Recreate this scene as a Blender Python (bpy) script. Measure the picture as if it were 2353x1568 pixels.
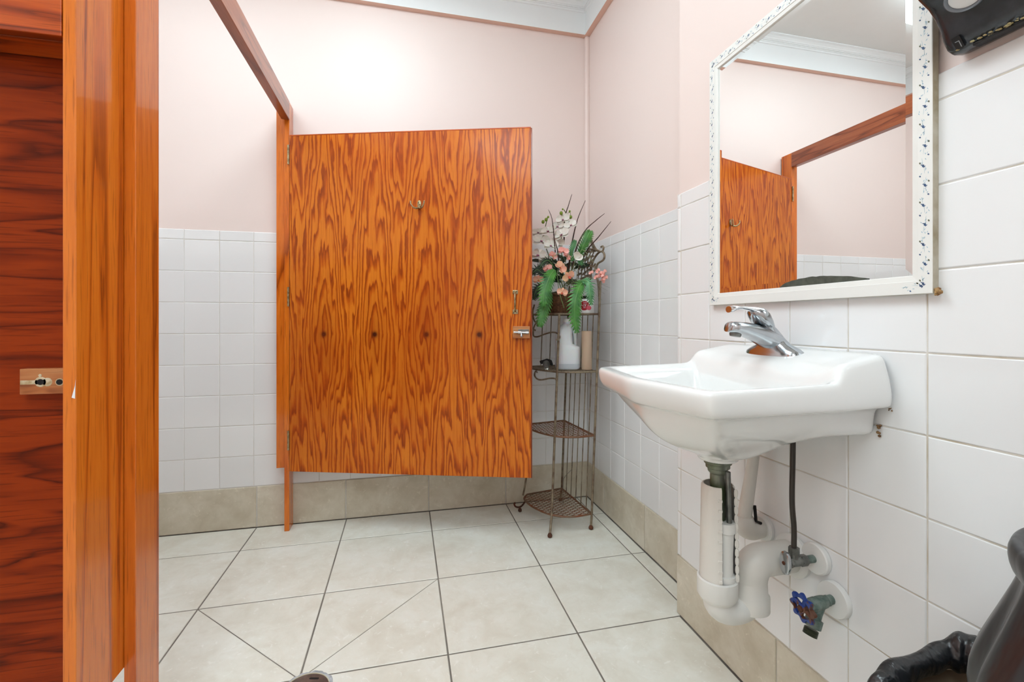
import bpy, bmesh, math, random
from mathutils import Vector, Matrix
random.seed(7)
for o in list(bpy.data.objects):
    bpy.data.objects.remove(o)
SC = bpy.context.scene
COL = SC.collection
PI = math.pi
# ------------------------------------------------------------------ camera
YAW = math.radians(13.27)
FPX, HOR, CX = 1045.0, 740.0, 1176.5
cam_d = bpy.data.cameras.new('camera')
cam = bpy.data.objects.new('camera', cam_d)
COL.objects.link(cam)
cam_d.sensor_width = 36.0
cam_d.sensor_fit = 'HORIZONTAL'
cam_d.lens = FPX / 2353.0 * 36.0
cam_d.shift_y = -(784.0 - HOR) / 2353.0
cam_d.clip_start = 0.01
cam.location = (0, 0, 1.0)
cam.rotation_euler = (PI / 2, 0, -YAW)
SC.camera = cam
# ------------------------------------------------------------------ world, exposure
w = bpy.data.worlds.new('world')
SC.world = w
w.use_nodes = True
w.node_tree.nodes['Background'].inputs[0].default_value = (1, 1, 1, 1)
w.node_tree.nodes['Background'].inputs[1].default_value = 0.05
SC.view_settings.view_transform = 'Standard'
SC.view_settings.look = 'None'
SC.view_settings.gamma = 1.0
SC.view_settings.exposure = 0.77
SC.view_settings.use_curve_mapping = False
LAMP_STALL = 2.7
LAMP_ROOM = 5.4
LAMP_FILL = 7.4
# ------------------------------------------------------------------ helpers
SA, CA = math.sin(YAW), math.cos(YAW)


def at(px, py, d):
    """world point that lies d metres in front of the camera on a sight line"""
    u = (px - CX) / FPX
    return Vector((d * (SA + CA * u), d * (CA - SA * u), 1 + (HOR - py) / FPX * d))


def lin(c):
    return c / 12.92 if c <= .04045 else ((c + .055) / 1.055) ** 2.4


def rgb(r, g, b):
    return (lin(r / 255), lin(g / 255), lin(b / 255), 1)


class MB:
    def __init__(self):
        self.v = []; self.f = []; self.m = []; self.cur = 0

    def add(self, vs, fs):
        n = len(self.v)
        self.v += [Vector(p) for p in vs]
        self.f += [tuple(i + n for i in f) for f in fs]
        self.m += [self.cur] * len(fs)
        return self

    def box(self, x0, x1, y0, y1, z0, z1):
        vs = [(x, y, z) for z in (z0, z1) for y in (y0, y1) for x in (x0, x1)]
        return self.add(vs, [(0, 2, 3, 1), (4, 5, 7, 6), (0, 1, 5, 4), (2, 6, 7, 3), (0, 4, 6, 2), (1, 3, 7, 5)])

    def bbox(self, x0, x1, y0, y1, z0, z1, b=.002):
        """box with chamfered edges"""
        bm = bmesh.new()
        r = bmesh.ops.create_cube(bm, size=1)
        for v in bm.verts:
            v.co = Vector(((x0 + x1) / 2 + v.co.x * (x1 - x0), (y0 + y1) / 2 + v.co.y * (y1 - y0), (z0 + z1) / 2 + v.co.z * (z1 - z0)))
        bmesh.ops.bevel(bm, geom=list(bm.edges), offset=b, segments=2, profile=.5, affect='EDGES')
        bm.verts.index_update()
        vs = [v.co.copy() for v in bm.verts]; fs = [tuple(v.index for v in f.verts) for f in bm.faces]
        bm.free()
        return self.add(vs, fs)

    def rings(self, rs, cap0=True, cap1=True, closed=True):
        n = len(rs[0]); vs = []; fs = []
        for r in rs: vs += list(r)
        for i in range(len(rs) - 1):
            for j in range(n if closed else n - 1):
                k = (j + 1) % n
                fs.append((i * n + j, i * n + k, (i + 1) * n + k, (i + 1) * n + j))
        if cap0: fs.append(tuple(reversed(range(n))))
        if cap1: fs.append(tuple((len(rs) - 1) * n + j for j in range(n)))
        return self.add(vs, fs)

    def tube(self, pts, r, n=8, cap=True, flat=1.0):
        pts = [Vector(p) for p in pts]
        rr = r if isinstance(r, (list, tuple)) else [r] * len(pts)
        rs = []; up = None
        for i, p in enumerate(pts):
            t = (pts[min(i + 1, len(pts) - 1)] - pts[max(i - 1, 0)])
            if t.length < 1e-9: t = Vector((0, 0, 1))
            t.normalize()
            if up is None:
                up = Vector((0, 0, 1)) if abs(t.z) < .9 else Vector((1, 0, 0))
            a = t.cross(up)
            if a.length < 1e-6: a = t.cross(Vector((0, 1, 0)))
            a.normalize(); b = a.cross(t).normalized(); up = b
            rs.append([p + (a * math.cos(2 * PI * k / n) + b * flat * math.sin(2 * PI * k / n)) * rr[i] for k in range(n)])
        return self.rings(rs, cap, cap)

    def lathe(self, prof, c, axis=(0, 0, 1), n=24, cap0=True, cap1=True):
        """prof: list of (distance along axis, radius)"""
        ax = Vector(axis).normalized()
        a = ax.cross(Vector((0, 0, 1)) if abs(ax.z) < .9 else Vector((1, 0, 0))).normalized()
        b = ax.cross(a).normalized(); c = Vector(c)
        rs = [[c + ax * h + (a * math.cos(2 * PI * k / n) + b * math.sin(2 * PI * k / n)) * max(r, 1e-5) for k in range(n)] for h, r in prof]
        return self.rings(rs, cap0, cap1)

    def loft(self, secs, n=20, cap=True):
        """secs: (center, vec_a, vec_b, exponent): superellipse sections"""
        rs = []
        for c, a, b, e in secs:
            c = Vector(c); a = Vector(a); b = Vector(b); ring = []
            for k in range(n):
                t = 2 * PI * k / n; ct, st = math.cos(t), math.sin(t)
                ring.append(c + a * math.copysign(abs(ct) ** (2 / e), ct) + b * math.copysign(abs(st) ** (2 / e), st))
            rs.append(ring)
        return self.rings(rs, cap, cap)

    def sphere(self, c, r, n=10, sz=(1, 1, 1)):
        c = Vector(c); m = n // 2; vs = []
        rs = []
        for i in range(m + 1):
            a = -PI / 2 + PI * i / m
            rs.append([c + Vector((math.cos(a) * math.cos(2 * PI * k / n) * r * sz[0], math.cos(a) * math.sin(2 * PI * k / n) * r * sz[1], math.sin(a) * r * sz[2])) for k in range(n)])
        return self.rings(rs, False, False)

    def prism(self, poly, z0, z1):
        """poly: 2D points (ccw), vertical prism"""
        n = len(poly)
        vs = [(p[0], p[1], z0) for p in poly] + [(p[0], p[1], z1) for p in poly]
        fs = [tuple(reversed(range(n))), tuple(range(n, 2 * n))] + [(i, (i + 1) % n, n + (i + 1) % n, n + i) for i in range(n)]
        return self.add(vs, fs)

    def mesh(self, name, mats, smooth=None):
        me = bpy.data.meshes.new(name)
        me.from_pydata([tuple(p) for p in self.v], [], self.f)
        for mt in (mats if isinstance(mats, (list, tuple)) else [mats]):
            me.materials.append(mt)
        if isinstance(mats, (list, tuple)) and len(mats) > 1:
            me.polygons.foreach_set('material_index', self.m)
        bm = bmesh.new(); bm.from_mesh(me)
        bmesh.ops.recalc_face_normals(bm, faces=bm.faces)
        bm.to_mesh(me); bm.free()
        if smooth is not None:
            me.polygons.foreach_set('use_smooth', [True] * len(me.polygons))
            if smooth < 179: me.set_sharp_from_angle(angle=math.radians(smooth))
        me.update()
        return me


def link(name, me, parent=None, loc=None):
    o = bpy.data.objects.new(name, me)
    COL.objects.link(o)
    if loc is not None: o.location = loc
    if parent is not None: adopt(o, parent)
    return o


def world_m(o):
    m = o.matrix_basis.copy()
    if o.parent: m = world_m(o.parent) @ o.matrix_parent_inverse @ m
    return m


def adopt(o, parent, inv=True):
    o.parent = parent
    if inv: o.matrix_parent_inverse = world_m(parent).inverted()


def obj(name, mb, mat, parent=None, smooth=None, kind=None, label=None, sub=0, inv=True):
    o = bpy.data.objects.new(name, mb.mesh(name, mat, smooth))
    COL.objects.link(o)
    if parent is not None: adopt(o, parent, inv)
    if kind: o['kind'] = kind
    if label: o['label'] = label
    if sub:
        md = o.modifiers.new('sub', 'SUBSURF'); md.levels = sub; md.render_levels = sub
    return o


def thing(name, label, cat, loc=(0, 0, 0), rotz=0, group=None):
    o = bpy.data.objects.new(name, None)
    COL.objects.link(o)
    o.location = loc; o.rotation_euler = (0, 0, rotz); o.empty_display_size = .05
    o['label'] = label; o['category'] = cat
    if group: o['group'] = group
    return o


def tag(o, label, cat, group=None):
    o['label'] = label; o['category'] = cat
    if group: o['group'] = group
    return o


def struct(o, label=None):
    o['kind'] = 'structure'
    if label: o['label'] = label
    return o


def cr(pts, n=8):
    """Catmull-Rom through points"""
    pts = [Vector(p) for p in pts]
    P = [pts[0] * 2 - pts[1]] + pts + [pts[-1] * 2 - pts[-2]]
    out = []
    for i in range(1, len(P) - 2):
        for k in range(n):
            t = k / n
            a, b, c, d = P[i - 1], P[i], P[i + 1], P[i + 2]
            out.append(.5 * ((2 * b) + (c - a) * t + (2 * a - 5 * b + 4 * c - d) * t * t + (3 * b - a - 3 * c + d) * t ** 3))
    out.append(pts[-1])
    return out


# ------------------------------------------------------------------ materials
class NT:
    def __init__(self, name):
        self.mat = bpy.data.materials.new(name); self.mat.use_nodes = True
        self.t = self.mat.node_tree; self.b = self.t.nodes['Principled BSDF']

    def n(self, typ, **kw):
        nd = self.t.nodes.new(typ)
        for k, v in kw.items(): setattr(nd, k, v)
        return nd

    def l(self, a, b): self.t.links.new(a, b)

    def math(self, op, a, b=None, c=None):
        nd = self.n('ShaderNodeMath', operation=op)
        for i, x in enumerate((a, b, c)):
            if x is None: continue
            if isinstance(x, (int, float)): nd.inputs[i].default_value = x
            else: self.l(x, nd.inputs[i])
        return nd.outputs[0]

    def coords(self, space='Object'):
        return self.n('ShaderNodeTexCoord').outputs[space]

    def map(self, vec, scale=(1, 1, 1), loc=(0, 0, 0), rot=(0, 0, 0)):
        m = self.n('ShaderNodeMapping')
        m.inputs['Scale'].default_value = scale; m.inputs['Location'].default_value = loc; m.inputs['Rotation'].default_value = rot
        self.l(vec, m.inputs['Vector']); return m.outputs[0]

    def noise(self, vec, scale=5, detail=2, rough=.5, dist=0):
        nd = self.n('ShaderNodeTexNoise')
        nd.inputs['Scale'].default_value = scale; nd.inputs['Detail'].default_value = detail
        nd.inputs['Roughness'].default_value = rough; nd.inputs['Distortion'].default_value = dist
        if vec is not None: self.l(vec, nd.inputs['Vector'])
        return nd.outputs['Fac']

    def ramp(self, fac, stops, interp='LINEAR'):
        r = self.n('ShaderNodeValToRGB'); e = r.color_ramp.elements; r.color_ramp.interpolation = interp
        while len(e) < len(stops): e.new(.5)
        for i, (p, c) in enumerate(stops): e[i].position = p; e[i].color = c
        self.l(fac, r.inputs[0]); return r.outputs[0]

    def mix(self, fac, a, b, typ='MIX'):
        nd = self.n('ShaderNodeMix', data_type='RGBA', blend_type=typ)
        if isinstance(fac, (int, float)): nd.inputs[0].default_value = fac
        else: self.l(fac, nd.inputs[0])
        for i, x in ((6, a), (7, b)):
            if isinstance(x, tuple): nd.inputs[i].default_value = x
            else: self.l(x, nd.inputs[i])
        return nd.outputs[2]

    def bump(self, h, strength=.1, dist=.01):
        nd = self.n('ShaderNodeBump'); nd.inputs['Strength'].default_value = strength; nd.inputs['Distance'].default_value = dist
        self.l(h, nd.inputs['Height']); self.l(nd.outputs[0], self.b.inputs['Normal'])

    def base(self, c):
        if isinstance(c, tuple): self.b.inputs['Base Color'].default_value = c
        else: self.l(c, self.b.inputs['Base Color'])

    def set(self, **kw):
        for k, v in kw.items():
            self.b.inputs[k.replace('_', ' ')].default_value = v
        return self


def plain(name, c, rough=.5, metal=0, var=.0, nscale=8, bump=0, bscale=60, c2=None, st=(.38, .66), **kw):
    m = NT(name)
    co = m.coords()
    if c2 is not None or var:
        f = m.noise(m.map(co, loc=(random.random() * 9,) * 3), nscale, 4, .6)
        c2 = c2 or tuple(x * (1 - var) for x in c[:3]) + (1,)
        m.base(m.ramp(f, [(st[0], c), (st[1], c2)]))
    else: m.base(c)
    m.set(Roughness=rough, Metallic=metal)
    if bump: m.bump(m.noise(co, bscale, 3), bump, .002)
    m.set(**kw)
    return m.mat


def wood(name, grain, across, seed=0, light=rgb(198, 100, 38), mid=rgb(168, 70, 20), dark=rgb(96, 34, 10), sa=8.0, sg=.7, k=7.0, sharp=.5, rough=.28, coat=.45, distort=.4, spec=.3):
    """varnished oak; grain = axis along the grain, across = axis across the grain"""
    m = NT(name); co = m.coords()
    ax = {'X': 0, 'Y': 1, 'Z': 2}
    sc = [3.0, 3.0, 3.0]; sc[ax[grain]] = sg; sc[ax[across]] = sa
    v = m.map(co, tuple(sc), (seed * 3.7, seed * 1.3, seed * 2.1))
    f = m.noise(v, 1.0, 2.5, .45, distort)
    sc2 = [60.0] * 3; sc2[ax[grain]] = 5.0
    fib = m.noise(m.map(co, tuple(sc2), (seed, 0, 0)), 1.0, 3, .6)
    sc3 = [260.0] * 3; sc3[ax[grain]] = 9.0
    pore = m.noise(m.map(co, tuple(sc3)), 1.0, 2, .6)
    F = m.math('ADD', m.math('MULTIPLY', f, k), m.math('MULTIPLY', fib, .35))
    s = m.math('FRACT', F)
    c = m.ramp(s, [(0, dark), (.05, mid), (.16, light), (sharp, light), (.86, mid), (1, dark)])
    c = m.mix(m.math('MULTIPLY', m.ramp(fib, [(.35, (0, 0, 0, 1)), (.7, (1, 1, 1, 1))]), .55), c, mid)
    c = m.mix(m.math('MULTIPLY', m.ramp(pore, [(.56, (0, 0, 0, 1)), (.68, (1, 1, 1, 1))]), .45), c, dark)
    m.base(c)
    m.set(Roughness=rough, Coat_Weight=coat, Coat_Roughness=.06, Specular_IOR_Level=spec)
    m.bump(m.math('ADD', fib, pore), .06, .002)
    return m.mat


def door_wood(name):
    """rotary-cut oak plywood whose figure repeats across the sheet, with a row of small knots"""
    m = NT(name); co = m.coords()
    sep = m.n('ShaderNodeSeparateXYZ'); m.l(co, sep.inputs[0])
    x, z = sep.outputs[0], sep.outputs[2]
    p = .2477; x0 = .1698; zk = .655
    u = m.math('DIVIDE', m.math('SUBTRACT', x, x0), p)
    ang = m.math('MULTIPLY', u, 2 * PI)
    cb = m.n('ShaderNodeCombineXYZ')
    m.l(m.math('MULTIPLY', m.math('COSINE', ang), .42), cb.inputs[0])
    m.l(m.math('MULTIPLY', m.math('SINE', ang), .42), cb.inputs[1])
    m.l(m.math('MULTIPLY', z, 1.15), cb.inputs[2])
    f1 = m.noise(cb.outputs[0], 2.0, 2.0, .5, .35)
    f2 = m.noise(m.map(co, (6, 1, .9), (3, 0, 1)), 1.0, 2.5, .5, .3)
    fr = m.math('SUBTRACT', m.math('FRACT', m.math('ADD', u, .5)), .5)
    dx = m.math('MULTIPLY', fr, p)
    dz = m.math('SUBTRACT', z, zk)
    # broad swelling of the figure round each knot, and the knot itself
    q = m.math('ADD', m.math('POWER', m.math('DIVIDE', m.math('ABSOLUTE', dx), .05), 2.0), m.math('POWER', m.math('DIVIDE', m.math('ABSOLUTE', dz), .16), 2.0))
    sw = m.math('EXPONENT', m.math('MULTIPLY', q, -1.0))
    q2 = m.math('ADD', m.math('POWER', m.math('DIVIDE', m.math('ABSOLUTE', dx), .013), 2.0), m.math('POWER', m.math('DIVIDE', m.math('ABSOLUTE', dz), .014), 2.0))
    kn = m.math('EXPONENT', m.math('MULTIPLY', q2, -1.0))
    fib = m.noise(m.map(co, (90, 5, 4)), 1.0, 3, .6)
    pore = m.noise(m.map(co, (330, 9, 9)), 1.0, 2, .6)
    F = m.math('ADD', m.math('MULTIPLY', f1, 4.2), m.math('MULTIPLY', f2, 3.2))
    arch = m.math('SUBTRACT', m.math('MULTIPLY', m.math('ABSOLUTE', dz), 4.0), m.math('MULTIPLY', m.math('COSINE', ang), 2.3))
    F = m.math('ADD', F, arch)
    jag = m.noise(m.map(co, (38, 3, 9), (1, 2, 3)), 1.0, 3, .6)
    F = m.math('ADD', F, m.math('MULTIPLY', jag, .75))
    F = m.math('ADD', F, m.math('MULTIPLY', fib, .28))
    s = m.math('FRACT', F)
    L, M_, D = rgb(220, 124, 30), rgb(192, 88, 12), rgb(142, 58, 6)
    c = m.ramp(s, [(0, D), (.04, M_), (.12, L), (.52, L), (.72, M_), (.9, D), (1, D)])
    c = m.mix(m.math('MULTIPLY', m.ramp(fib, [(.4, (0, 0, 0, 1)), (.75, (1, 1, 1, 1))]), .6), c, M_)
    c = m.mix(m.math('MULTIPLY', m.ramp(pore, [(.56, (0, 0, 0, 1)), (.68, (1, 1, 1, 1))]), .35), c, D)
    c = m.mix(m.math('MULTIPLY', sw, .3), c, rgb(124, 42, 4))
    c = m.mix(m.math('MINIMUM', m.math('MULTIPLY', kn, 1.3), 1.0), c, rgb(58, 22, 8))
    big = m.noise(m.map(co, (2.2, 1, 1.5), (5, 5, 5)), 1.0, 2)
    c = m.mix(m.math('MULTIPLY', m.ramp(big, [(.4, (0, 0, 0, 1)), (.65, (1, 1, 1, 1))]), .35), c, rgb(160, 58, 4))
    m.base(c)
    m.set(Roughness=.34, Coat_Weight=.14, Coat_Roughness=.12, Specular_IOR_Level=.22)
    m.bump(m.math('ADD', fib, pore), .05, .002)
    return m.mat


def tile_mat():
    m = NT('white_glazed_tile')
    oi = m.n('ShaderNodeObjectInfo')
    m.base(m.ramp(oi.outputs['Random'], [(0, rgb(236, 236, 236)), (1, rgb(241, 241, 241))]))
    m.set(Roughness=.14, Coat_Weight=.3, Coat_Roughness=.05)
    m.bump(m.noise(m.coords(), 14, 2), .015, .004)
    return m.mat


def stone_tile(name, a, b, c, seed):
    m = NT(name); co = m.coords()
    oi = m.n('ShaderNodeObjectInfo')
    cb = m.n('ShaderNodeVectorMath', operation='ADD')
    m.l(co, cb.inputs[0])
    sc = m.n('ShaderNodeVectorMath', operation='SCALE'); m.l(oi.outputs['Location'], sc.inputs[0]); sc.inputs['Scale'].default_value = 3.3
    m.l(sc.outputs[0], cb.inputs[1]); v = cb.outputs[0]
    n1 = m.noise(v, 7, 5, .6, .4)
    n2 = m.noise(v, 26, 6, .65, .6)
    col = m.ramp(n1, [(.3, a), (.5, b), (.72, c)])
    col = m.mix(m.math('MULTIPLY', m.ramp(n2, [(.5, (0, 0, 0, 1)), (.68, (1, 1, 1, 1))]), .35), col, c)
    n3 = m.noise(v, 42, 3, .5, 1.5)
    col = m.mix(m.math('MULTIPLY', m.ramp(n3, [(.62, (0, 0, 0, 1)), (.72, (1, 1, 1, 1))]), .4), col, tuple(min(1, x * 1.2) for x in a[:3]) + (1,))
    m.base(col)
    m.set(Roughness=.38)
    m.bump(n2, .06, .003)
    return m.mat


M_TILE = tile_mat()
M_GROUT = plain('white_grout', rgb(232, 230, 226), .8, c2=rgb(214, 208, 198), nscale=5)
M_GROUT_OLD = plain('stained_grout', rgb(226, 222, 215), .8, c2=rgb(190, 176, 154), nscale=7)
M_PINK = plain('pink_wall_paint', rgb(238, 220, 213), .42, var=.012, nscale=1.5, bump=.03, bscale=220)
M_TRIMPINK = plain('pink_trim_paint', rgb(239, 219, 212), .4)
M_SOFFIT_BOUNCE = plain('soffit_pink_with_bounce', rgb(236, 196, 178), .5)  # pink deepened to salmon to imitate bounce light under the fascia
M_WHITE = plain('white_trim_paint', rgb(240, 242, 242), .45, var=.01)
M_CEIL = plain('ceiling_paint', rgb(236, 236, 233), .8, var=.02)
M_FLOOR = stone_tile('cream_floor_tile', rgb(239, 239, 230), rgb(233, 231, 219), rgb(221, 216, 201), 1)
M_BASE = stone_tile('taupe_base_tile', rgb(222, 215, 198), rgb(211, 202, 182), rgb(194, 183, 160), 2)
M_FGROUT = plain('grey_floor_grout', rgb(112, 106, 98), .9, c2=rgb(140, 134, 124), nscale=6)
M_DOOR = door_wood('oak_plywood_door')
M_EDGE = wood('oak_edge', 'Z', 'X', 2, rgb(170, 80, 28), rgb(140, 58, 18), rgb(92, 34, 10), 30, 1.2, 4)
M_POST = wood('oak_post', 'Z', 'Y', 3, rgb(224, 120, 34), rgb(202, 96, 20), rgb(138, 58, 10), 14, .5, 5, rough=.2, sharp=.66)
M_BOARD = wood('oak_board', 'Z', 'Y', 5, rgb(230, 126, 36), rgb(210, 102, 22), rgb(144, 62, 12), 11, .35, 4.5, rough=.2, sharp=.68)
M_BEAM = wood('oak_beam', 'Y', 'Z', 6, rgb(170, 96, 60), rgb(150, 78, 46), rgb(108, 54, 32), 16, .9, 5)
M_HEAD = wood('oak_header', 'X', 'Z', 8, rgb(204, 92, 28), rgb(170, 66, 14), rgb(90, 32, 6), 12, 1.0, 5, sharp=.6)
M_PANEL = wood('oak_dark_panel', 'X', 'Z', 9, rgb(150, 54, 8), rgb(124, 40, 5), rgb(74, 22, 3), 14, 2.0, 4, rough=.45, coat=.05, spec=.12, distort=.9)
M_BLOCK = wood('latch_block_wood', 'X', 'Z', 11, rgb(198, 138, 88), rgb(176, 104, 56), rgb(120, 62, 28), 30, 6, 3, coat=.3)
M_BRASS = plain('worn_brass', rgb(190, 176, 140), .32, .9, c2=rgb(128, 108, 72), nscale=60)
M_CHROME = plain('chrome', rgb(196, 200, 204), .16, 1.0, c2=rgb(170, 176, 180), nscale=9)
M_POLISH = plain('polished_chrome', rgb(222, 224, 226), .05, 1.0)
M_CHINA = plain('white_vitreous_china', rgb(240, 240, 238), .1, Coat_Weight=.5, Coat_Roughness=.04)
M_PVC = plain('white_plastic_pipe_cover', rgb(226, 222, 214), .4, var=.04)
M_PVCIN = plain('white_plastic_pipe', rgb(232, 231, 226), .35)
M_ESC = plain('white_escutcheon', rgb(235, 234, 230), .3)
M_TAIL = plain('tarnished_tailpiece', rgb(124, 127, 116), .38, .6, c2=rgb(92, 112, 70), nscale=14)
M_VERD = plain('verdigris_brass', rgb(132, 146, 138), .5, .35, c2=rgb(76, 98, 92), nscale=45)
M_GALV = plain('dull_grey_metal', rgb(134, 136, 132), .42, .7, c2=rgb(104, 106, 102), nscale=40)
M_BLUE = plain('chipped_blue_enamel', rgb(26, 58, 132), .4, c2=rgb(92, 52, 32), nscale=36, st=(.54, .57))
M_RUST = plain('rust', rgb(96, 52, 30), .8, c2=rgb(58, 34, 22), nscale=60)
M_HOSE = plain('dark_supply_hose', rgb(48, 42, 36), .4)
M_IRON = plain('antique_bronze_iron', rgb(140, 126, 104), .5, .2, c2=rgb(96, 74, 56), nscale=30)
M_IRONR = plain('rusty_iron_mesh', rgb(124, 98, 76), .6, .2, c2=rgb(128, 72, 42), nscale=14)
M_BLACK = plain('black_plastic', rgb(38, 41, 46), .22, c2=rgb(56, 60, 66), nscale=20, Coat_Weight=.3, Coat_Roughness=.1)
M_BLACK2 = plain('black_plastic_dull', rgb(14, 14, 16), .5)
M_SMOKE = plain('smoked_window_plastic', rgb(128, 134, 142), .15)
M_PAPER = plain('white_paper', rgb(240, 240, 240), .8)
M_DIRT = plain('yellowed_residue', rgb(196, 186, 140), .6, c2=rgb(150, 120, 70), nscale=70)
M_DARK = plain('dark_void', rgb(16, 13, 12), .8)
M_STEEL = plain('drain_steel', rgb(140, 134, 128), .38, .8, c2=rgb(110, 104, 100), nscale=30)
M_CAULK = plain('patching_cement', rgb(196, 198, 202), .8, c2=rgb(150, 156, 160), nscale=60)


def bag_mat(name='black_bag_plastic', sc=(15, 15, 3.5), st=.4):
    m = NT(name); co = m.coords()
    m.base(rgb(30, 31, 34)); m.set(Roughness=.3, Specular_IOR_Level=.8)
    m.bump(m.noise(m.map(co, sc), 1.0, 3, .5, .4), st, .012)
    return m.mat


M_BAG = bag_mat()
M_LINER = bag_mat('glossy_black_liner', (34, 22, 30), .8)


def emis(name, c, s):
    m = NT(name); m.base(c)
    m.b.inputs['Emission Color'].default_value = c
    m.b.inputs['Emission Strength'].default_value = s
    return m.mat


# ------------------------------------------------------------------ room numbers
XN, XF, YB, YC = .914, 1.02, 2.44, 1.396      # near wall, far wall, back wall, corner of the near wall
XL, YR = -1.85, -1.35
ZC, ZT = 2.80, 1.438
RZ0, RP = .20, .1487                          # first tile row, row pitch
TT, GD = .006, .0016


def shell(name, boxes, mat):
    b = MB()
    for q in boxes: b.box(*q)
    return struct(obj(name, b, mat))


# floor slab = grout bed, tiles are children
floor = shell('floor', [(XL - .1, XF + .1, YR - .1, YB + .1, -.08, -.0018)], M_FGROUT)
ceiling = shell('ceiling', [(XL - .1, XF + .1, YR - .1, YB + .1, ZC, ZC + .06)], M_CEIL)
wall_back = shell('wall_back', [(XL - .1, XF + .1, YB + TT, YB + .1, 0, ZC)], M_PINK)
wall_right = shell('wall_right', [(XF + TT, XF + .1, YC - .02, YB + TT, 0, ZC), (XN + TT, XF + TT, YR, YC - TT, 0, ZC)], M_PINK)
wall_left = shell('wall_left', [(XL - .1, XL, YR - .1, YB + TT, 0, ZC)], M_PINK)
wall_front = shell('wall_front', [(XL, XF + .1, YR - .1, YR, 0, ZC)], M_PINK)
# grout beds behind the wall tiles
gb = MB().box(XL, XF + TT, YB + GD, YB + TT, 0, ZT - .004)
obj('grout', gb, M_GROUT, wall_back)
gb = MB().box(XF + GD, XF + TT, YC, YB + GD, 0, ZT - .004)
obj('grout', gb, M_GROUT, wall_right)
gb = MB().box(XN + GD, XN + TT, YR, YC - GD, 0, ZT - .004).box(XN + GD, XF + TT, YC - TT, YC - GD, 0, ZT - .004)
obj('grout', gb, M_GROUT_OLD, wall_right)

TILE_CACHE = {}


def tile_mesh(w, h, mat, t=TT, b=.0022):
    key = (round(w, 4), round(h, 4), mat.name)
    if key not in TILE_CACHE:
        m = MB(); c = b
        r0 = [(-w / 2, t, -h / 2), (w / 2, t, -h / 2), (w / 2, t, h / 2), (-w / 2, t, h / 2)]
        r1 = [(x, c * .8, z) for x, y, z in r0]
        r2 = [(math.copysign(abs(x) - c * .45, x), c * .25, math.copysign(abs(z) - c * .45, z)) for x, y, z in r0]
        r3 = [(math.copysign(abs(x) - c, x), 0, math.copysign(abs(z) - c, z)) for x, y, z in r0]
        m.rings([r0, r1, r2, r3], True, True)
        TILE_CACHE[key] = m.mesh('tile', mat)
    return TILE_CACHE[key]


def put_tile(parent, name, me, loc, rz):
    o = bpy.data.objects.new(name, me)
    COL.objects.link(o)
    o.location = loc; o.rotation_euler = (0, 0, rz)
    adopt(o, parent)
    return o


G = .0022
ROWS = [(RZ0 + i * RP, RZ0 + (i + 1) * RP, 'tile') for i in range(8)] + [(RZ0 + 8 * RP, ZT, 'trim_tile')]
# back wall, facing -Y
xs = sorted([XL] + [-.715 + k * .1487 for k in range(-7, 12) if -.715 + k * .1487 > XL + .02 and -.715 + k * .1487 < XF - .015] + [XF])
for i in range(len(xs) - 1):
    for z0, z1, nm in ROWS:
        me = tile_mesh(xs[i + 1] - xs[i] - G, z1 - z0 - G, M_TILE)
        put_tile(wall_back, nm, me, ((xs[i] + xs[i + 1]) / 2, YB + random.uniform(-.0004, .0004), (z0 + z1) / 2), random.uniform(-.002, .002))
# far part of the right wall, facing -X
ys = [YC, 1.533, 1.6837, 1.835, 1.987, 2.139, 2.29, YB]
for i in range(len(ys) - 1):
    for z0, z1, nm in ROWS:
        me = tile_mesh(ys[i + 1] - ys[i] - G, z1 - z0 - G, M_TILE)
        put_tile(wall_right, nm, me, (XF, (ys[i] + ys[i + 1]) / 2, (z0 + z1) / 2), -PI / 2 + random.uniform(-.003, .003))
# near part of the right wall
ys = [YR] + [1.375 - k * .15 for k in range(16, -1, -1) if 1.375 - k * .15 > YR + .02] + [YC]
for i in range(len(ys) - 1):
    if ys[i + 1] < -.45: continue
    for z0, z1, nm in ROWS:
        last = i == len(ys) - 2
        me = tile_mesh(ys[i + 1] - ys[i] - G, z1 - z0 - G, M_TILE, b=.004 if last else .0022)
        put_tile(wall_right, 'edge_trim_tile' if last else nm, me, (XN + random.uniform(-.0005, .0005), (ys[i] + ys[i + 1]) / 2, (z0 + z1) / 2), -PI / 2 + random.uniform(-.003, .003))
# little return of the near wall, facing +Y
for z0, z1, nm in ROWS:
    put_tile(wall_right, nm, tile_mesh(XF - XN - G, z1 - z0 - G, M_TILE), ((XN + XF) / 2, YC, (z0 + z1) / 2), PI)
# base tiles
xs = [XL, -1.53, -1.115, -.701, -.291, .123, .540, .952, XF]
for i in range(len(xs) - 1):
    put_tile(wall_back, 'base_tile', tile_mesh(xs[i + 1] - xs[i] - .005, .196, M_BASE, .009), ((xs[i] + xs[i + 1]) / 2, YB - .003, .100), 0)
ys = [YC, 1.80, 2.22, YB - .003]
for i in range(3):
    put_tile(wall_right, 'base_tile', tile_mesh(ys[i + 1] - ys[i] - .005, .196, M_BASE, .009), (XF - .003, (ys[i] + ys[i + 1]) / 2, .100), -PI / 2)
ys = [-.68, -.27, .142, .553, .964, YC]
for i in range(5):
    put_tile(wall_right, 'base_tile', tile_mesh(ys[i + 1] - ys[i] - .005, .196, M_BASE, .009), (XN - .003, (ys[i] + ys[i + 1]) / 2, .100), -PI / 2)
put_tile(wall_right, 'base_tile', tile_mesh(XF - XN - .004, .196, M_BASE, .009), ((XN + XF) / 2, YC + .003, .100), PI)

# floor tiles
FX = [XL, -1.529, -1.115, -.701, -.287, .127, .541, .953, XF - .004]
FY = [YR, -1.121, -.705, -.289, .127, .543, .959, 1.375, 1.791, 2.207, YB - .004]
g = .0026


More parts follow.
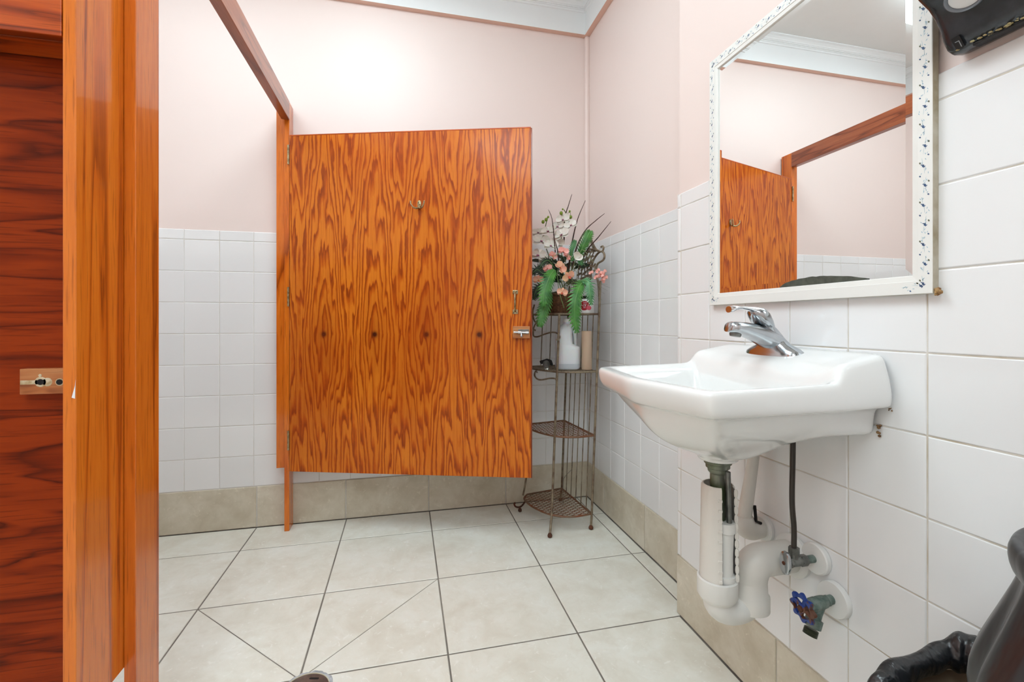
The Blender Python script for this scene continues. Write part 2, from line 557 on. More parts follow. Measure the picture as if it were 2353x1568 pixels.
def floor_piece(poly):
    cx = sum(p[0] for p in poly) / len(poly); cy = sum(p[1] for p in poly) / len(poly)
    b = MB(); n = len(poly)
    q = [(p[0] - cx, p[1] - cy) for p in poly]
    ins = []
    for i in range(n):
        a, c, d = Vector(q[i - 1]), Vector(q[i]), Vector(q[(i + 1) % n])
        e1 = (c - a).normalized(); e2 = (d - c).normalized()
        n1 = Vector((-e1.y, e1.x)); n2 = Vector((-e2.y, e2.x))
        ins.append(c + (n1 + n2) / max(.3, 1 + n1.dot(n2)) * .0018)
    r = [[(p[0], p[1], -.008) for p in q], [(p[0], p[1], -.0012) for p in q], [(p[0], p[1], 0) for p in ins]]
    b.rings(r)
    me = b.mesh('floor_tile', M_FLOOR)
    o = bpy.data.objects.new('floor_tile', me); COL.objects.link(o)
    o.location = (cx, cy, 0); adopt(o, floor)


for i in range(len(FX) - 1):
    for j in range(len(FY) - 1):
        x0, x1, y0, y1 = FX[i] + g, FX[i + 1] - g, FY[j] + g, FY[j + 1] - g
        if FX[i + 1] > XN + .03 and FY[j] < 1.37: x1 = min(x1, XN - .006)
        if FX[i] > XN and FY[j] < 1.37: continue
        if i == 7 and j == 7: y0 = YC + .006
        h = .0011
        ci, cj = i in (3, 4), j in (6, 7)
        if ci and cj:      # cut corner to corner towards the drain
            if (i == 3) == (j == 7):    # cut from upper-left to lower-right
                floor_piece([(x0, y1 - 2 * h), (x0, y0), (x1 - 2 * h, y0)])
                floor_piece([(x0 + 2 * h, y1), (x1, y0 + 2 * h), (x1, y1)])
            else:
                floor_piece([(x0 + 2 * h, y0), (x1, y0), (x1, y1 - 2 * h)])
                floor_piece([(x0, y0 + 2 * h), (x1 - 2 * h, y1), (x0, y1)])
        else:
            floor_piece([(x0, y0), (x1, y0), (x1, y1), (x0, y1)])

# cornice: white fascia board with small mouldings, all round
PROF = [(0, 2.629), (.031, 2.629), (.031, 2.747), (.036, 2.750), (.036, 2.760), (.040, 2.762), (.040, 2.766), (.046, 2.767), (.046, 2.771), (.050, 2.773), (.054, 2.780), (.063, 2.789), (.075, 2.795), (.075, 2.80), (0, 2.80)]


def cornice(n, p0, p1, nrm, s0, s1):
    """mitred run from p0 to p1 along the wall; nrm points into the room; s0,s1 mitre signs"""
    p0, p1, nrm = Vector(p0), Vector(p1), Vector(nrm)
    t = (p1 - p0).normalized()
    r0 = [p0 + nrm * d + t * d * s0 + Vector((0, 0, z)) for d, z in PROF]
    r1 = [p1 + nrm * d + t * d * s1 + Vector((0, 0, z)) for d, z in PROF]
    b = MB().rings([r0, r1])
    b.m[0] = 1        # underside: pink paint with the walls' bounced light put into its colour
    struct(obj('trim_%d' % n, b, [M_WHITE, M_SOFFIT_BOUNCE]))


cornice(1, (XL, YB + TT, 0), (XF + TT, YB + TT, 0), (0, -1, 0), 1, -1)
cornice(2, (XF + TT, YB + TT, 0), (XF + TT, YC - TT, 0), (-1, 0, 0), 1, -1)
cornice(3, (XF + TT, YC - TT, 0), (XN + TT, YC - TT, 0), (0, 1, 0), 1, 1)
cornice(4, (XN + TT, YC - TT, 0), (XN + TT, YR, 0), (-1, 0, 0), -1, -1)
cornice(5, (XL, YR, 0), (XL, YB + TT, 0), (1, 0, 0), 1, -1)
# slim pink strip in the corner of the room
b = MB()
b.loft([((XF - .004, YB - .004, z), (.014, -.0, 0), (0, .014, 0), 2.6) for z in (ZT, 2.629)], 16)
struct(obj('trim_6', b, M_TRIMPINK, smooth=50))

# ------------------------------------------------------------------ lamps
def ceiling_lamp(label, x0, x1, y0, y1, power):
    z = ZC - .085
    t = thing('ceiling_lamp', label, 'lamp', ((x0 + x1) / 2, (y0 + y1) / 2, ZC))
    b = MB().bbox(x0 - .02, x1 + .02, y0 - .02, y1 + .02, z + .072, ZC, .004)
    obj('housing', b, M_WHITE, t)
    b = MB().bbox(x0, x1, y0, y1, z, z + .0718, .02)
    obj('diffuser', b, emis('lamp_diffuser', (.79, .93, .995, 1), power), t)


ceiling_lamp('white ceiling light box above the open stall, seen in the mirror', -1.38, -.80, .72, 1.90, LAMP_STALL)
ceiling_lamp('white ceiling light box over the middle of the room', -.42, .10, .78, 1.86, LAMP_ROOM)
ceiling_lamp('added fill light box on the ceiling behind the viewer, out of view', -.80, -.20, -1.15, .0, LAMP_FILL)  # unseen fill light, added to even out the dim floor and lower walls

# ------------------------------------------------------------------ stall woodwork
def board(name, label, q, mat, b=.0015, cat='board'):
    o = obj(name, MB().bbox(*q, b), mat, smooth=40)
    tag(o, label, cat)
    return o


XS = -.537
t = thing('stall_frame', 'varnished oak stall frame with a long overhead rail between two posts', 'stall frame', (XS, 1.75, 0))
obj('post', MB().bbox(XS - .022, XS, 2.359, YB - .003, 0, 2.054, .0015), M_POST, t)
obj('post', MB().bbox(XS - .021, XS, 1.085, 1.176, 0, 2.054, .0015), M_POST, t)
obj('rail', MB().bbox(XS - .035, XS + .001, .30, 2.36, 1.966, 2.054, .0015), M_BEAM, t)
obj('stop_board', MB().bbox(XS - .062, XS - .0225, 2.380, YB - .003, .298, 2.02, .0015), M_POST, t)
obj('jamb_board', MB().bbox(XS - .0410, XS - .0215, .947, 1.165, .292, 1.966, .0015), M_BOARD, t)

t = thing('stall_partition', 'dark red-brown oak stall partition under a short oak header at the left edge', 'partition', (-.9, 1.05, 0))
obj('panel', MB().bbox(-1.80, XS - .042, 1.03, 1.05, .30, 1.50, .0015), M_PANEL, t)
obj('header_board', MB().bbox(-.7010, XS - .042, .946, .966, 1.4955, 1.966, .0015), M_HEAD, t)
obj('header_soffit', MB().bbox(-1.80, XS - .042, .9665, 1.0295, 1.4955, 1.512, .0015), M_HEAD, t)
# keeper block with a worn routed slot
kb = obj('keeper_block', MB().bbox(-.683, -.585, 1.012, 1.0298, .867, .914, .0012), M_BLOCK, t)
m = MB()
for cx, cz, r in ((-.651, .8895, .0095), (-.641, .889, .0080), (-.622, .8885, .0070), (-.652, .9015, .0028)):
    m.lathe([(0, r), (.0006, r * .9)], (cx, 1.012, cz), (0, -1, 0), 14)
m.box(-.6815, -.652, 1.0114, 1.012, .8855, .8930)
obj('worn_slot', m, plain('bare_scraped_wood', rgb(214, 200, 170), .7, c2=rgb(176, 150, 108), nscale=90), kb)
m = MB()
for cx, cz, r in ((-.651, .8895, .0055), (-.622, .8885, .0052)):
    m.lathe([(0, r), (.0004, r)], (cx, 1.0114, cz), (0, -1, 0), 12)
obj('bolt_hole', m, M_DARK, kb)
o = obj('white_chip', MB().add([(XS - .0225, .9465, .889), (XS - .0275, .9465, .868), (XS - .0225, .9465, .866), (XS - .0215, .9465, .900)], [(0, 1, 2, 3)]), M_PAPER, bpy.data.objects['jamb_board'])

# open door, hinged at the far post
DA = math.atan2(-.355, 1.102)
door = thing('stall_door', 'wide oak plywood stall door standing open in front of the pink wall', 'door', (XS + .002, 2.355, 0), DA)
DW, DZ0, DZ1 = 1.157, .286, 1.887


def dpart(name, mb, mat, parent=door, **k):
    """mesh given in the door's own frame: x along the width, -y towards the room"""
    o = obj(name, mb, mat, parent, inv=False, **k)
    return o


dp = dpart('panel', MB().bbox(0, DW - .006, 0, .019, DZ0, DZ1, .001), M_DOOR)
# the panel's material counts its height from the lower edge
for v in dp.data.vertices: v.co.z -= DZ0
dp.location = (0, 0, DZ0)
dpart('edge_strip', MB().bbox(DW - .0058, DW, -.0004, .0195, DZ0, DZ1, .0006), M_EDGE)
dpart('edge_strip', MB().bbox(0, DW - .006, -.0006, .0195, DZ1 + .0002, DZ1 + .005, .0006), M_HEAD)
for zz in (1.797, 1.12, .435):
    b = MB().lathe([(-.046, .0045), (.046, .0045)], (-.004, -.004, zz), (0, 0, 1), 10)
    dpart('hinge', b, M_BRASS, smooth=40)
# double coat hook
hx, hz = .6325, 1.547
b = MB()
b.loft([((hx, -.000, hz), (.0095, 0, 0), (0, 0, .019), 2), ((hx, -.005, hz), (.009, 0, 0), (0, 0, .018), 2), ((hx, -.0065, hz), (.006, 0, 0), (0, 0, .013), 2)], 20)
hk = dpart('coat_hook', b, M_BRASS, smooth=50)
for s in (-1, 1):
    pts = cr([(hx, -.004, hz - .010), (hx + s * .006, -.014, hz - .020), (hx + s * .018, -.028, hz - .021), (hx + s * .029, -.036, hz - .008), (hx + s * .032, -.036, hz + .004)], 6)
    b = MB().tube(pts, [.0048 - .0018 * i / len(pts) for i in range(len(pts))], 8)
    b.sphere((hx + s * .032, -.036, hz + .005), .0042, 8)
    dpart('prong', b, M_BRASS, hk, smooth=60)
b = MB()
for dx, dz in ((-.004, .008), (.003, -.002)):
    b.lathe([(0, .0022), (.0008, .002)], (hx + dx, -.0062, hz + dz), (0, -1, 0), 8)
dpart('screw', b, M_DARK, hk)
# pull handle
px_, z0, z1 = 1.080, 1.036, 1.145
b = MB()
b.bbox(px_ - .0125, px_ + .0125, -.004, -.0002, z1 - .018, z1, .0015).bbox(px_ - .0125, px_ + .0125, -.004, -.0002, z0, z0 + .02, .0015)
b.tube(cr([(px_, -.002, z1 - .010), (px_, -.018, z1 - .020), (px_, -.026, z1 - .04), (px_, -.026, z0 + .042), (px_, -.018, z0 + .02), (px_, -.002, z0 + .011)], 6), .0042, 8)
hd = dpart('pull_handle', b, M_BRASS, smooth=40)
b = MB()
for dx in (-.007, .007):
    for zz in (z1 - .006, z0 + .006):
        b.lathe([(0, .002), (.0006, .002)], (px_ + dx, -.0038, zz), (0, -1, 0), 8)
dpart('screw', b, M_DARK, hd)
# latch on its wooden block
b = MB().bbox(1.0693, 1.1473, -.018, -.0002, .925, .980, .002)
lb = dpart('latch_block', b, M_BLOCK)
b = MB().bbox(1.094, 1.143, -.020, -.0178, .945, .966, .001)
dpart('latch_plate', b, M_GALV, lb)
b = MB().tube([(1.075, -.026, .953), (1.143, -.026, .951)], .0045, 10)
b.tube([(1.095, -.026, .9525), (1.108, -.026, .952)], .0072, 10).tube([(1.130, -.026, .9515), (1.142, -.026, .951)], .0072, 10)
b.tube([(1.109, -.026, .951), (1.110, -.034, .938)], [.004, .005], 8)
b.sphere((1.110, -.035, .936), .006, 8)
dpart('slide_bolt', b, M_CHROME, lb, smooth=50)

# ------------------------------------------------------------------ floor drain
t = thing('floor_drain', 'round slotted metal floor drain set in grey patching cement', 'drain', (-.262, 1.325, 0))
dx, dy = -.262, 1.325
n = 40
rs = []
for rr, zz in ((.072, .0001), (.069, .0016), (.0612, .0022)):
    rs.append([Vector((dx + math.cos(2 * PI * k / n) * (rr + (random.uniform(-.004, .004) if rr > .065 else 0)), dy + math.sin(2 * PI * k / n) * (rr + (random.uniform(-.004, .004) if rr > .065 else 0)), zz)) for k in range(n)])
obj('cement_ring', MB().rings(rs, False, False), M_CAULK, t, smooth=60)
obj('rim', MB().lathe([(.0008, .0616), (.004, .0614), (.0042, .0596), (.0018, .0594)], (dx, dy, 0), n=40, cap0=False, cap1=False), plain('cream_rim', rgb(212, 204, 176), .5), t, smooth=60)
gr = obj('grate', MB().lathe([(.0009, .0595), (.0026, .0594)], (dx, dy, 0), n=40), M_STEEL, t)
RC = Matrix.Rotation(-YAW, 3, 'Z')
for row, cols in ((.042, (0,)), (.024, (-.022, .022)), (.006, (-.036, 0, .036)), (-.012, (-.036, 0, .036)), (-.03, (-.02, .02))):
    for c in cols:
        p = RC @ Vector((c + .006, row, 0))
        b = MB()
        a = RC @ Vector((.0135, 0, 0)); bb = RC @ Vector((0, .0034, 0))
        b.loft([((dx + p.x, dy + p.y, .0024), a, bb, 4), ((dx + p.x, dy + p.y, .0029), a, bb, 4)], 16)
        obj('slot', b, M_DARK, gr)

# ------------------------------------------------------------------ wall mirror
MX = .899
mir = thing('wall_mirror', 'framed wall mirror with a blue flower border hanging above the sink', 'mirror', (XN, .906, 1.05))
Y0, Y1, Z0, Z1 = .606, 1.205, 1.050, 1.785
FW = .0345
M_FRAME = plain('cream_white_frame', rgb(238, 237, 232), .35, var=.02)
M_FSIDE = plain('bare_frame_side', rgb(196, 188, 170), .6, c2=rgb(160, 146, 118), nscale=14)


def rail(p0, p1, inn):
    """mitred frame piece: p0,p1 outer corners (Y,Z), inn = direction to the glass"""
    p0, p1, inn = Vector(p0), Vector(p1), Vector(inn)
    t = (p1 - p0).normalized()
    prof = [(0, XN - .0004), (0, MX + .001), (.001, MX), (.0235, MX), (.0240, MX + .0012), (.0335, MX + .0022), (FW, MX + .0035), (FW, XN - .0004)]
    rs = []
    for p, s in ((p0, 1), (p1, -1)):
        rs.append([Vector((x, (p + inn * d + t * d * s).x, (p + inn * d + t * d * s).y)) for d, x in prof])
    b = MB()
    n0 = len(b.f)
    b.rings(rs)
    # outer side bare
    b.m[0] = 1
    return b


for a, c, i in (((Y0, Z0), (Y0, Z1), (1, 0)), ((Y1, Z1), (Y1, Z0), (-1, 0)), ((Y1, Z0), (Y0, Z0), (0, 1)), ((Y0, Z1), (Y1, Z1), (0, -1))):
    obj('frame_rail', rail(a, c, i), [M_FRAME, M_FSIDE], mir)
# bevelled glass
mg = NT('mirror_glass'); mg.base((.93, .945, .94, 1)); mg.set(Metallic=1.0, Roughness=0.0)
gx = MX + .006
a0, a1, c0, c1 = Y0 + FW - .001, Y1 - FW + .001, Z0 + FW - .001, Z1 - FW + .001
bw = .0145
outer = [(gx + .0005, a0, c0), (gx + .0005, a1, c0), (gx + .0005, a1, c1), (gx + .0005, a0, c1)]
inner = [(gx, a0 + bw, c0 + bw), (gx, a1 - bw, c0 + bw), (gx, a1 - bw, c1 - bw), (gx, a0 + bw, c1 - bw)]
back = [(gx + .004, y, z) for _, y, z in outer]
gl = obj('glass', MB().rings([back, outer, inner], True, True), mg.mat, mir)
# desilvered stain along the lower edge
b = MB(); prof = []
for k in range(25):
    f = k / 24; y = .945 - f * (.945 - .722)
    prof.append((y, c0 + .003 + (.0165 * math.sin(PI * f ** .8) ** .8 if 0 < f < 1 else 0) + random.uniform(-.0008, .0008)))
top = [(gx - .0004, y, z) for y, z in prof]; bot = [(gx - .0004, y, c0 + .0005) for y, z in prof]
b.add(top + bot, [(k, k + 1, 25 + k + 1, 25 + k) for k in range(24)])
obj('desilvered_stain', b, plain('desilvered_patch', rgb(84, 88, 78), .6, c2=rgb(64, 68, 60), nscale=60), mir, label='dark grey desilvered stain on the glass')
# printed border of blue sprigs
M_PB = plain('print_blue', rgb(74, 104, 142), .5, c2=rgb(52, 76, 112), nscale=90)
M_PL = plain('print_light_blue', rgb(134, 178, 196), .5)
M_PO = plain('print_olive', rgb(96, 98, 74), .5)
b = MB()


def leafprint(p, a, l, wd, mt, fr):
    b.cur = mt
    pts = []
    for k in range(6):
        t = 2 * PI * k / 6
        q = Vector((math.cos(t) * l * .4, math.sin(t) * wd * .4)); q = Matrix.Rotation(a, 2) @ q
        pts.append(q + p)
    b.add([fr(q) for q in pts], [tuple(range(6))])


def border(fr, length, fade=None):
    s = .006; ph = 0
    step = .0175; k = 0
    rnd = random.Random(int(length * 1000))
    last = None
    while s < length:
        if fade is None or fade(s):
            wv = .0120 + .0028 * math.sin(s / .035 * PI)
            typ = k % 4
            leafprint(Vector((s, wv)), 0, .0066, .0052, 0, fr) if typ in (0, 2) else None
            if typ in (0, 2):
                leafprint(Vector((s + .002, wv + .002)), 1.2, .006, .0022, 0, fr)
                leafprint(Vector((s - .002, wv - .002)), 2.2, .006, .0022, 0, fr)
                sd = .0185 if typ == 0 else .0045
                leafprint(Vector((s + .006, sd)), .5, .0055, .0034, 2, fr)
            else:
                leafprint(Vector((s, .0050 if typ == 1 else .0185)), .8, .0048, .0034, 0, fr)
                leafprint(Vector((s + .004, .0065 if typ == 1 else .0165)), -.6, .004, .0012, 1, fr)
            for q in range(3):
                leafprint(Vector((s + rnd.uniform(.003, .013), wv + rnd.uniform(-.006, .006))), rnd.uniform(-1, 1), .0050, .0013, 1, fr)
            leafprint(Vector((s + .009, .012 + .0028 * math.sin((s + .009) / .035 * PI))), .15 * math.cos(s / .035 * PI), .0165, .0005, 1, fr)
        s += step; k += 1


px0 = MX - .00025
border(lambda q: (px0, Y0 + .001 + q.y, Z0 + .012 + q.x), Z1 - Z0 - .024)
border(lambda q: (px0, Y1 - .001 - q.y, Z0 + .012 + q.x), Z1 - Z0 - .024)
border(lambda q: (px0, Y0 + .012 + q.x, Z1 - .001 - q.y), Y1 - Y0 - .024)
Lb = Y1 - Y0 - .024
border(lambda q: (px0, Y0 + .012 + q.x, Z0 + .001 + q.y), Lb, lambda s: s < .04 or s > Lb - .03)
obj('printed_border', b, [M_PB, M_PL, M_PO], mir, kind='stuff', label='printed border of small blue flowers')
b = MB()
for q in range(9):
    b.sphere((MX + .004 + random.uniform(-.004, .008), Y0 - .002 - abs(random.gauss(0, .004)), Z0 + random.uniform(-.003, .008)), random.uniform(.002, .0045), 6)
obj('glue_residue', b, plain('old_glue', rgb(186, 150, 96), .6, c2=rgb(120, 76, 36), nscale=120), mir, smooth=80)

# ------------------------------------------------------------------ wash basin
SYc = .915
sink = thing('wall_sink', 'white ceramic wall-hung sink with a raised back ledge', 'sink', (XN, SYc, .68))


def lerp(a, b, t): return a + (b - a) * t


def ring(half, z, xb):
    """half: list of (x, dy, z) running from the middle of the front round the near side to the wall (dy positive)"""
    near = [Vector((x, SYc - d, zz)) for x, d, zz in half]
    far = [Vector((x, SYc + d, zz)) for x, d, zz in reversed(half)]
    bk = []
    a, c = near[-1], far[0]
    for k in range(1, 8): bk.append(a.lerp(c, k / 8))
    return near + bk + far[:-1]


def seg(p, q, n, end=False):
    r = [tuple(lerp(p[i], q[i], k / n) for i in range(3)) for k in range(n)]
    return r + [tuple(q)] if end else r


def outline(fm, fc, step0, step1, wallp, n=(6, 8, 2, 4), rc=None):
    """front middle -> front corner -> step foot -> step head -> wall"""
    return seg(fm, fc, n[0]) + seg(fc, step0, n[1]) + seg(step0, step1, n[2]) + seg(step1, wallp, n[3], True)


XW = XN - .0008
R = []
# basin inside, from the waste up to the opening
R.append(ring(outline((.680, 0, .716), (.686, .020, .716), (.716, .024, .716), (.724, .018, .716), (.730, .010, .716)), 0, 0))
R.append(ring(outline((.655, 0, .722), (.664, .045, .722), (.728, .052, .722), (.740, .042, .722), (.748, .025, .722)), 0, 0))
R.append(ring(outline((.600, 0, .748), (.618, .105, .748), (.738, .115, .748), (.756, .100, .748), (.764, .070, .748)), 0, 0))
R.append(ring(outline((.562, 0, .800), (.584, .155, .800), (.752, .160, .800), (.768, .145, .800), (.774, .110, .800)), 0, 0))
R.append(ring(outline((.545, 0, .848), (.568, .178, .848), (.764, .180, .848), (.776, .166, .848), (.780, .130, .848)), 0, 0))
R.append(ring(outline((.532, 0, .868), (.556, .189, .868), (.770, .191, .868), (.780, .180, .868), (.784, .145, .868)), 0, 0))
# rim at the opening, deck front, deck
R.append(ring(outline((.510, 0, .8770), (.536, .203, .8780), (.780, .200, .874), (.784, .196, .874), (.786, .150, .873)), 0, 0))
R.append(ring(outline((.490, 0, .8775), (.520, .220, .8785), (.784, .220, .884), (.799, .214, .914), (.801, .150, .915)), 0, 0))
R.append(ring(outline((.482, 0, .8775), (.512, .227, .8785), (.785, .228, .884), (.806, .218, .918), (.880, .180, .932)), 0, 0))
R.append(ring(outline((.476, 0, .8735), (.507, .231, .8745), (.786, .2325, .881), (.806, .223, .918), (XW, .2185, .941)), 0, 0))
R.append(ring(outline((.474, 0, .866), (.505, .233, .867), (.786, .236, .872), (.806, .231, .905), (XW, .227, .930)), 0, 0))
R.append(ring(outline((.478, 0, .845), (.508, .231, .846), (.786, .238, .848), (.806, .239, .862), (XW, .241, .880)), 0, 0))
R.append(ring(outline((.486, 0, .826), (.515, .227, .833), (.786, .237, .836), (.806, .239, .838), (XW, .243, .845)), 0, 0))
R.append(ring(outline((.492, 0, .820), (.521, .221, .827), (.786, .232, .831), (.806, .234, .832), (XW, .238, .836)), 0, 0))
R.append(ring(outline((.512, 0, .818), (.538, .206, .825), (.786, .216, .829), (.806, .218, .830), (XW, .222, .834)), 0, 0))
# bowl underneath with the square back
R.append(ring(outline((.510, 0, .792), (.548, .188, .804), (.786, .206, .826), (.806, .206, .826), (XW, .206, .826)), 0, 0))
R.append(ring(outline((.526, 0, .762), (.572, .163, .772), (.786, .203, .798), (.806, .204, .792), (XW, .206, .782)), 0, 0))
R.append(ring(outline((.560, 0, .733), (.602, .125, .740), (.770, .168, .772), (.806, .190, .774), (XW, .200, .773)), 0, 0))
R.append(ring(outline((.604, 0, .713), (.636, .086, .716), (.748, .104, .732), (.795, .125, .752), (.860, .125, .766)), 0, 0))


def circ(cx, r, z):
    return ring([(cx - r * math.cos(k / 20 * math.radians(158)), r * math.sin(k / 20 * math.radians(158)), z) for k in range(21)], 0, 0)


R.append(circ(.714, .078, .7035))
R.append(circ(.708, .057, .6955))
R.append(circ(.705, .0475, .692))
R.append(circ(.705, .0440, .687))
R.append(circ(.705, .041, .6795))
nn = min(len(r) for r in R)
assert all(len(r) == nn for r in R), [len(r) for r in R]
basin = obj('basin', MB().rings(R, True, True), M_CHINA, sink, smooth=180, sub=2)
# rust and old sealant at the wall under the near end
b = MB()
for q in range(8):
    b.sphere((XW - .001 - abs(random.gauss(0, .0015)), .711 - random.uniform(0, .006), .776 + random.uniform(-.005, .02)), random.uniform(.0015, .0035), 6)
for q in range(6):
    b.sphere((XW - .001, .694 - random.uniform(0, .012), .832 + random.uniform(-.004, .002)), random.uniform(.001, .002), 6)
obj('old_sealant', b, plain('rusty_sealant', rgb(150, 116, 74), .7, c2=rgb(84, 52, 28), nscale=150), sink, smooth=80, kind='stuff')

# ------------------------------------------------------------------ faucet
fa = thing('faucet', 'chrome single-lever faucet on the sink ledge', 'faucet', (.862, SYc, .925))
zd = .921
C0 = Vector((.862, SYc, 0))


def V(x, y, z): return Vector((x, y, z))


b = MB()
b.loft([(V(.860, SYc, zd - .004), (.028, 0, 0), (0, .080, 0), 3.2), (V(.860, SYc, zd + .008), (.026, 0, 0), (0, .077, 0), 3.2), (V(.861, SYc, zd + .016), (.024, 0, 0), (0, .066, 0), 2.8),
        (V(.860, SYc, zd + .026), (.022, 0, 0), (0, .042, 0), 2.4), (V(.856, SYc, zd + .040), (.021, 0, 0), (0, .028, 0), 2.2), (V(.848, SYc, zd + .052), (.0235, 0, -.003), (0, .0250, 0), 2), (V(.836, SYc, zd + .068), (.0225, 0, -.008), (0, .0245, 0), 2)], 32)
obj('body', b, M_CHROME, fa, smooth=50)
b = MB()
sp = [((.878, .934), .034, .014), ((.855, .951), .034, .020), ((.825, .9665), .0290, .0210), ((.797, .9770), .0250, .0185), ((.770, .9840), .0235, .0155), ((.750, .9870), .0230, .0138), ((.738, .9880), .0200, .0125), ((.7325, .9875), .013, .0105)]
b.loft([(V(x, SYc, z), (0, hw, 0), (hh * .25, 0, hh), 2.6) for (x, z), hw, hh in sp], 28)
spout = obj('spout', b, M_CHROME, fa, smooth=50)
b = MB().lathe([(0, .0135), (.010, .0130), (.014, .0115), (.0142, .008)], (.754, SYc, .9795), (-.18, 0, -1), 20)
obj('aerator', b, M_GALV, spout, smooth=40)
# lever head
b = MB()
b.loft([(V(.832, SYc, .9860), (.0215, 0, -.008), (0, .0230, 0), 2), (V(.828, SYc, .994), (.0250, 0, -.008), (0, .0265, 0), 2), (V(.822, SYc, 1.007), (.0262, 0, -.006), (0, .0270, 0), 2), (V(.816, SYc, 1.020), (.0235, 0, -.001), (0, .0245, 0), 2.1), (V(.810, SYc, 1.029), (.017, 0, .003), (0, .0185, 0), 2.1), (V(.806, SYc, 1.034), (.006, 0, .002), (0, .007, 0), 2)], 24)
lev = obj('lever', b, M_CHROME, fa, smooth=60)
b = MB()
lv = [((.826, 1.018), .0190, .014), ((.806, 1.0265), .0160, .0090), ((.786, 1.0315), .0125, .0055), ((.764, 1.0335), .0115, .0042), ((.750, 1.0325), .0130, .0058), ((.741, 1.0305), .0135, .0080), ((.734, 1.0290), .0100, .0075)]
b.loft([(V(x, SYc, z), (0, hw, 0), (0, 0, hh), 2.2) for (x, z), hw, hh in lv], 20)
obj('lever_arm', b, M_POLISH, lev, smooth=60)
b = MB().lathe([(0, .003), (.0015, .0028)], (.8145, SYc - .012, 1.008), (-.85, -.5, 0), 10)
obj('set_screw', b, M_DARK, lev)

# ------------------------------------------------------------------ plumbing under the sink
DX, DY = .705, SYc
tr = thing('drain_trap', 'white plastic covered drain trap hanging below the sink waste', 'drain pipe', (DX, DY, .30))
b = MB().lathe([(.679, .030), (.674, .030), (.672, .0265), (.664, .0262), (.662, .0225), (.655, .0215), (.650, .0175)], (DX, DY, 0), n=28)
b.lathe([(.655, .0168), (.54, .0168)], (DX, DY, 0), n=24)
obj('tailpiece', b, M_TAIL, tr, smooth=40)
b = MB().tube([(DX + .008, DY - .024, .660), (DX + .009, DY - .025, .60), (DX + .010, DY - .026, .545)], .0058, 8)
obj('pull_rod', b, M_GALV, tr, smooth=60)
# split cover: an open shell round the tailpiece, gap towards the camera's right
view = math.atan2(-DY, -DX)
g0 = view + math.radians(14); g1 = view + math.radians(74)
N = 30


def shellring(z, r):
    return [Vector((DX + r * math.cos(g1 + (2 * PI - (g1 - g0)) * k / N), DY + r * math.sin(g1 + (2 * PI - (g1 - g0)) * k / N), z)) for k in range(N + 1)]


b = MB(); th = .0022
prof = [(.626, .0330), (.622, .0358), (.612, .0362), (.56, .0372), (.50, .0382), (.44, .0392), (.405, .0400)]
rs = [shellring(z, r) for z, r in prof] + [shellring(z, r - th) for z, r in reversed(prof)]
vs = []
b.rings(rs + [rs[0]], False, False, closed=False)
cov = obj('cover_shell', b, M_PVC, tr, smooth=50)
b = MB()
for k in range(9):
    z = .598 - k * .0225
    for gg, dr in ((g0 - .10, 1), ):
        r = .0375 + .0003 * k
        c = Vector((DX + r * math.cos(gg), DY + r * math.sin(gg), z))
        tdir = Vector((-math.sin(gg), math.cos(gg), 0)); o_ = Vector((math.cos(gg), math.sin(gg), 0))
        b.loft([(c - o_ * .001, tdir * .0048, (0, 0, .0034), 5), (c + o_ * .0018, tdir * .0040, (0, 0, .0026), 5)], 12)
obj('clip_tab', b, M_PVC, cov, kind='stuff', smooth=30)
b = MB()
for k in range(11):
    z = .612 - k * .019
    r0 = .037 + .0003 * k
    for gg in (g1,):
        c = Vector((DX + r0 * math.cos(gg), DY + r0 * math.sin(gg), z))
        o_ = Vector((math.cos(gg), math.sin(gg), 0)); tdir = Vector((-math.sin(gg), math.cos(gg), 0))
        b.loft([(c + o_ * .002, o_ * .0045, (0, 0, .0098), 2.5), (c + o_ * .002 - tdir * .0018, o_ * .0040, (0, 0, .0098), 2.5)], 10)
obj('clip_flange', b, M_PVC, cov, kind='stuff', smooth=40)
b = MB().lathe([(.545, .0150), (.545, .0225), (.523, .0230), (.521, .0195), (.470, .0175), (.425, .0178), (.424, .0225), (.398, .0228), (.396, .018)], (DX + .006, DY - .016, 0), n=24)
obj('inner_pipe', b, M_PVCIN, tr, smooth=40)
# coupling ring, U bend, riser, elbow to the wall
b = MB().lathe([(.412, .0395), (.410, .0440), (.372, .0440), (.366, .0405), (.360, .036)], (DX - .001, DY, 0), n=32, cap0=False)
obj('coupling', b, M_PVCIN, tr, smooth=40)
X2 = .792
pts = [V(DX, DY, .372)] + [V((DX + X2) / 2 - (X2 - DX) / 2 * math.cos(PI * k / 12), DY, .358 - .028 * math.sin(PI * k / 12)) for k in range(13)] + [V(X2, DY, .372)]
b = MB().tube(pts, .0330, 24)
obj('trap_bend', b, M_PVCIN, tr, smooth=60)
b = MB().lathe([(.330, .0395), (.328, .0425), (.360, .0425), (.364, .0385), (.398, .0365)], (X2, DY, 0), n=32)
pts = [V(X2, DY, .395), V(X2, DY, .405)] + [V(X2 + .032 - .032 * math.cos(PI / 2 * k / 8), DY - .002, .405 + .032 * math.sin(PI / 2 * k / 8)) for k in range(1, 9)] + [V(.880, DY - .003, .437), V(XN - .010, DY - .003, .437)]
b.tube(pts, [.0375] * (len(pts) - 2) + [.0365, .0365], 28)
obj('elbow_cover', b, M_PVC, tr, smooth=50)
b = MB().lathe([(0, .050), (.008, .050), (.015, .042), (.0155, .036)], (XN - .0006, DY - .003, .437), (-1, 0, 0), 32)
obj('escutcheon', b, M_ESC, tr, smooth=40)

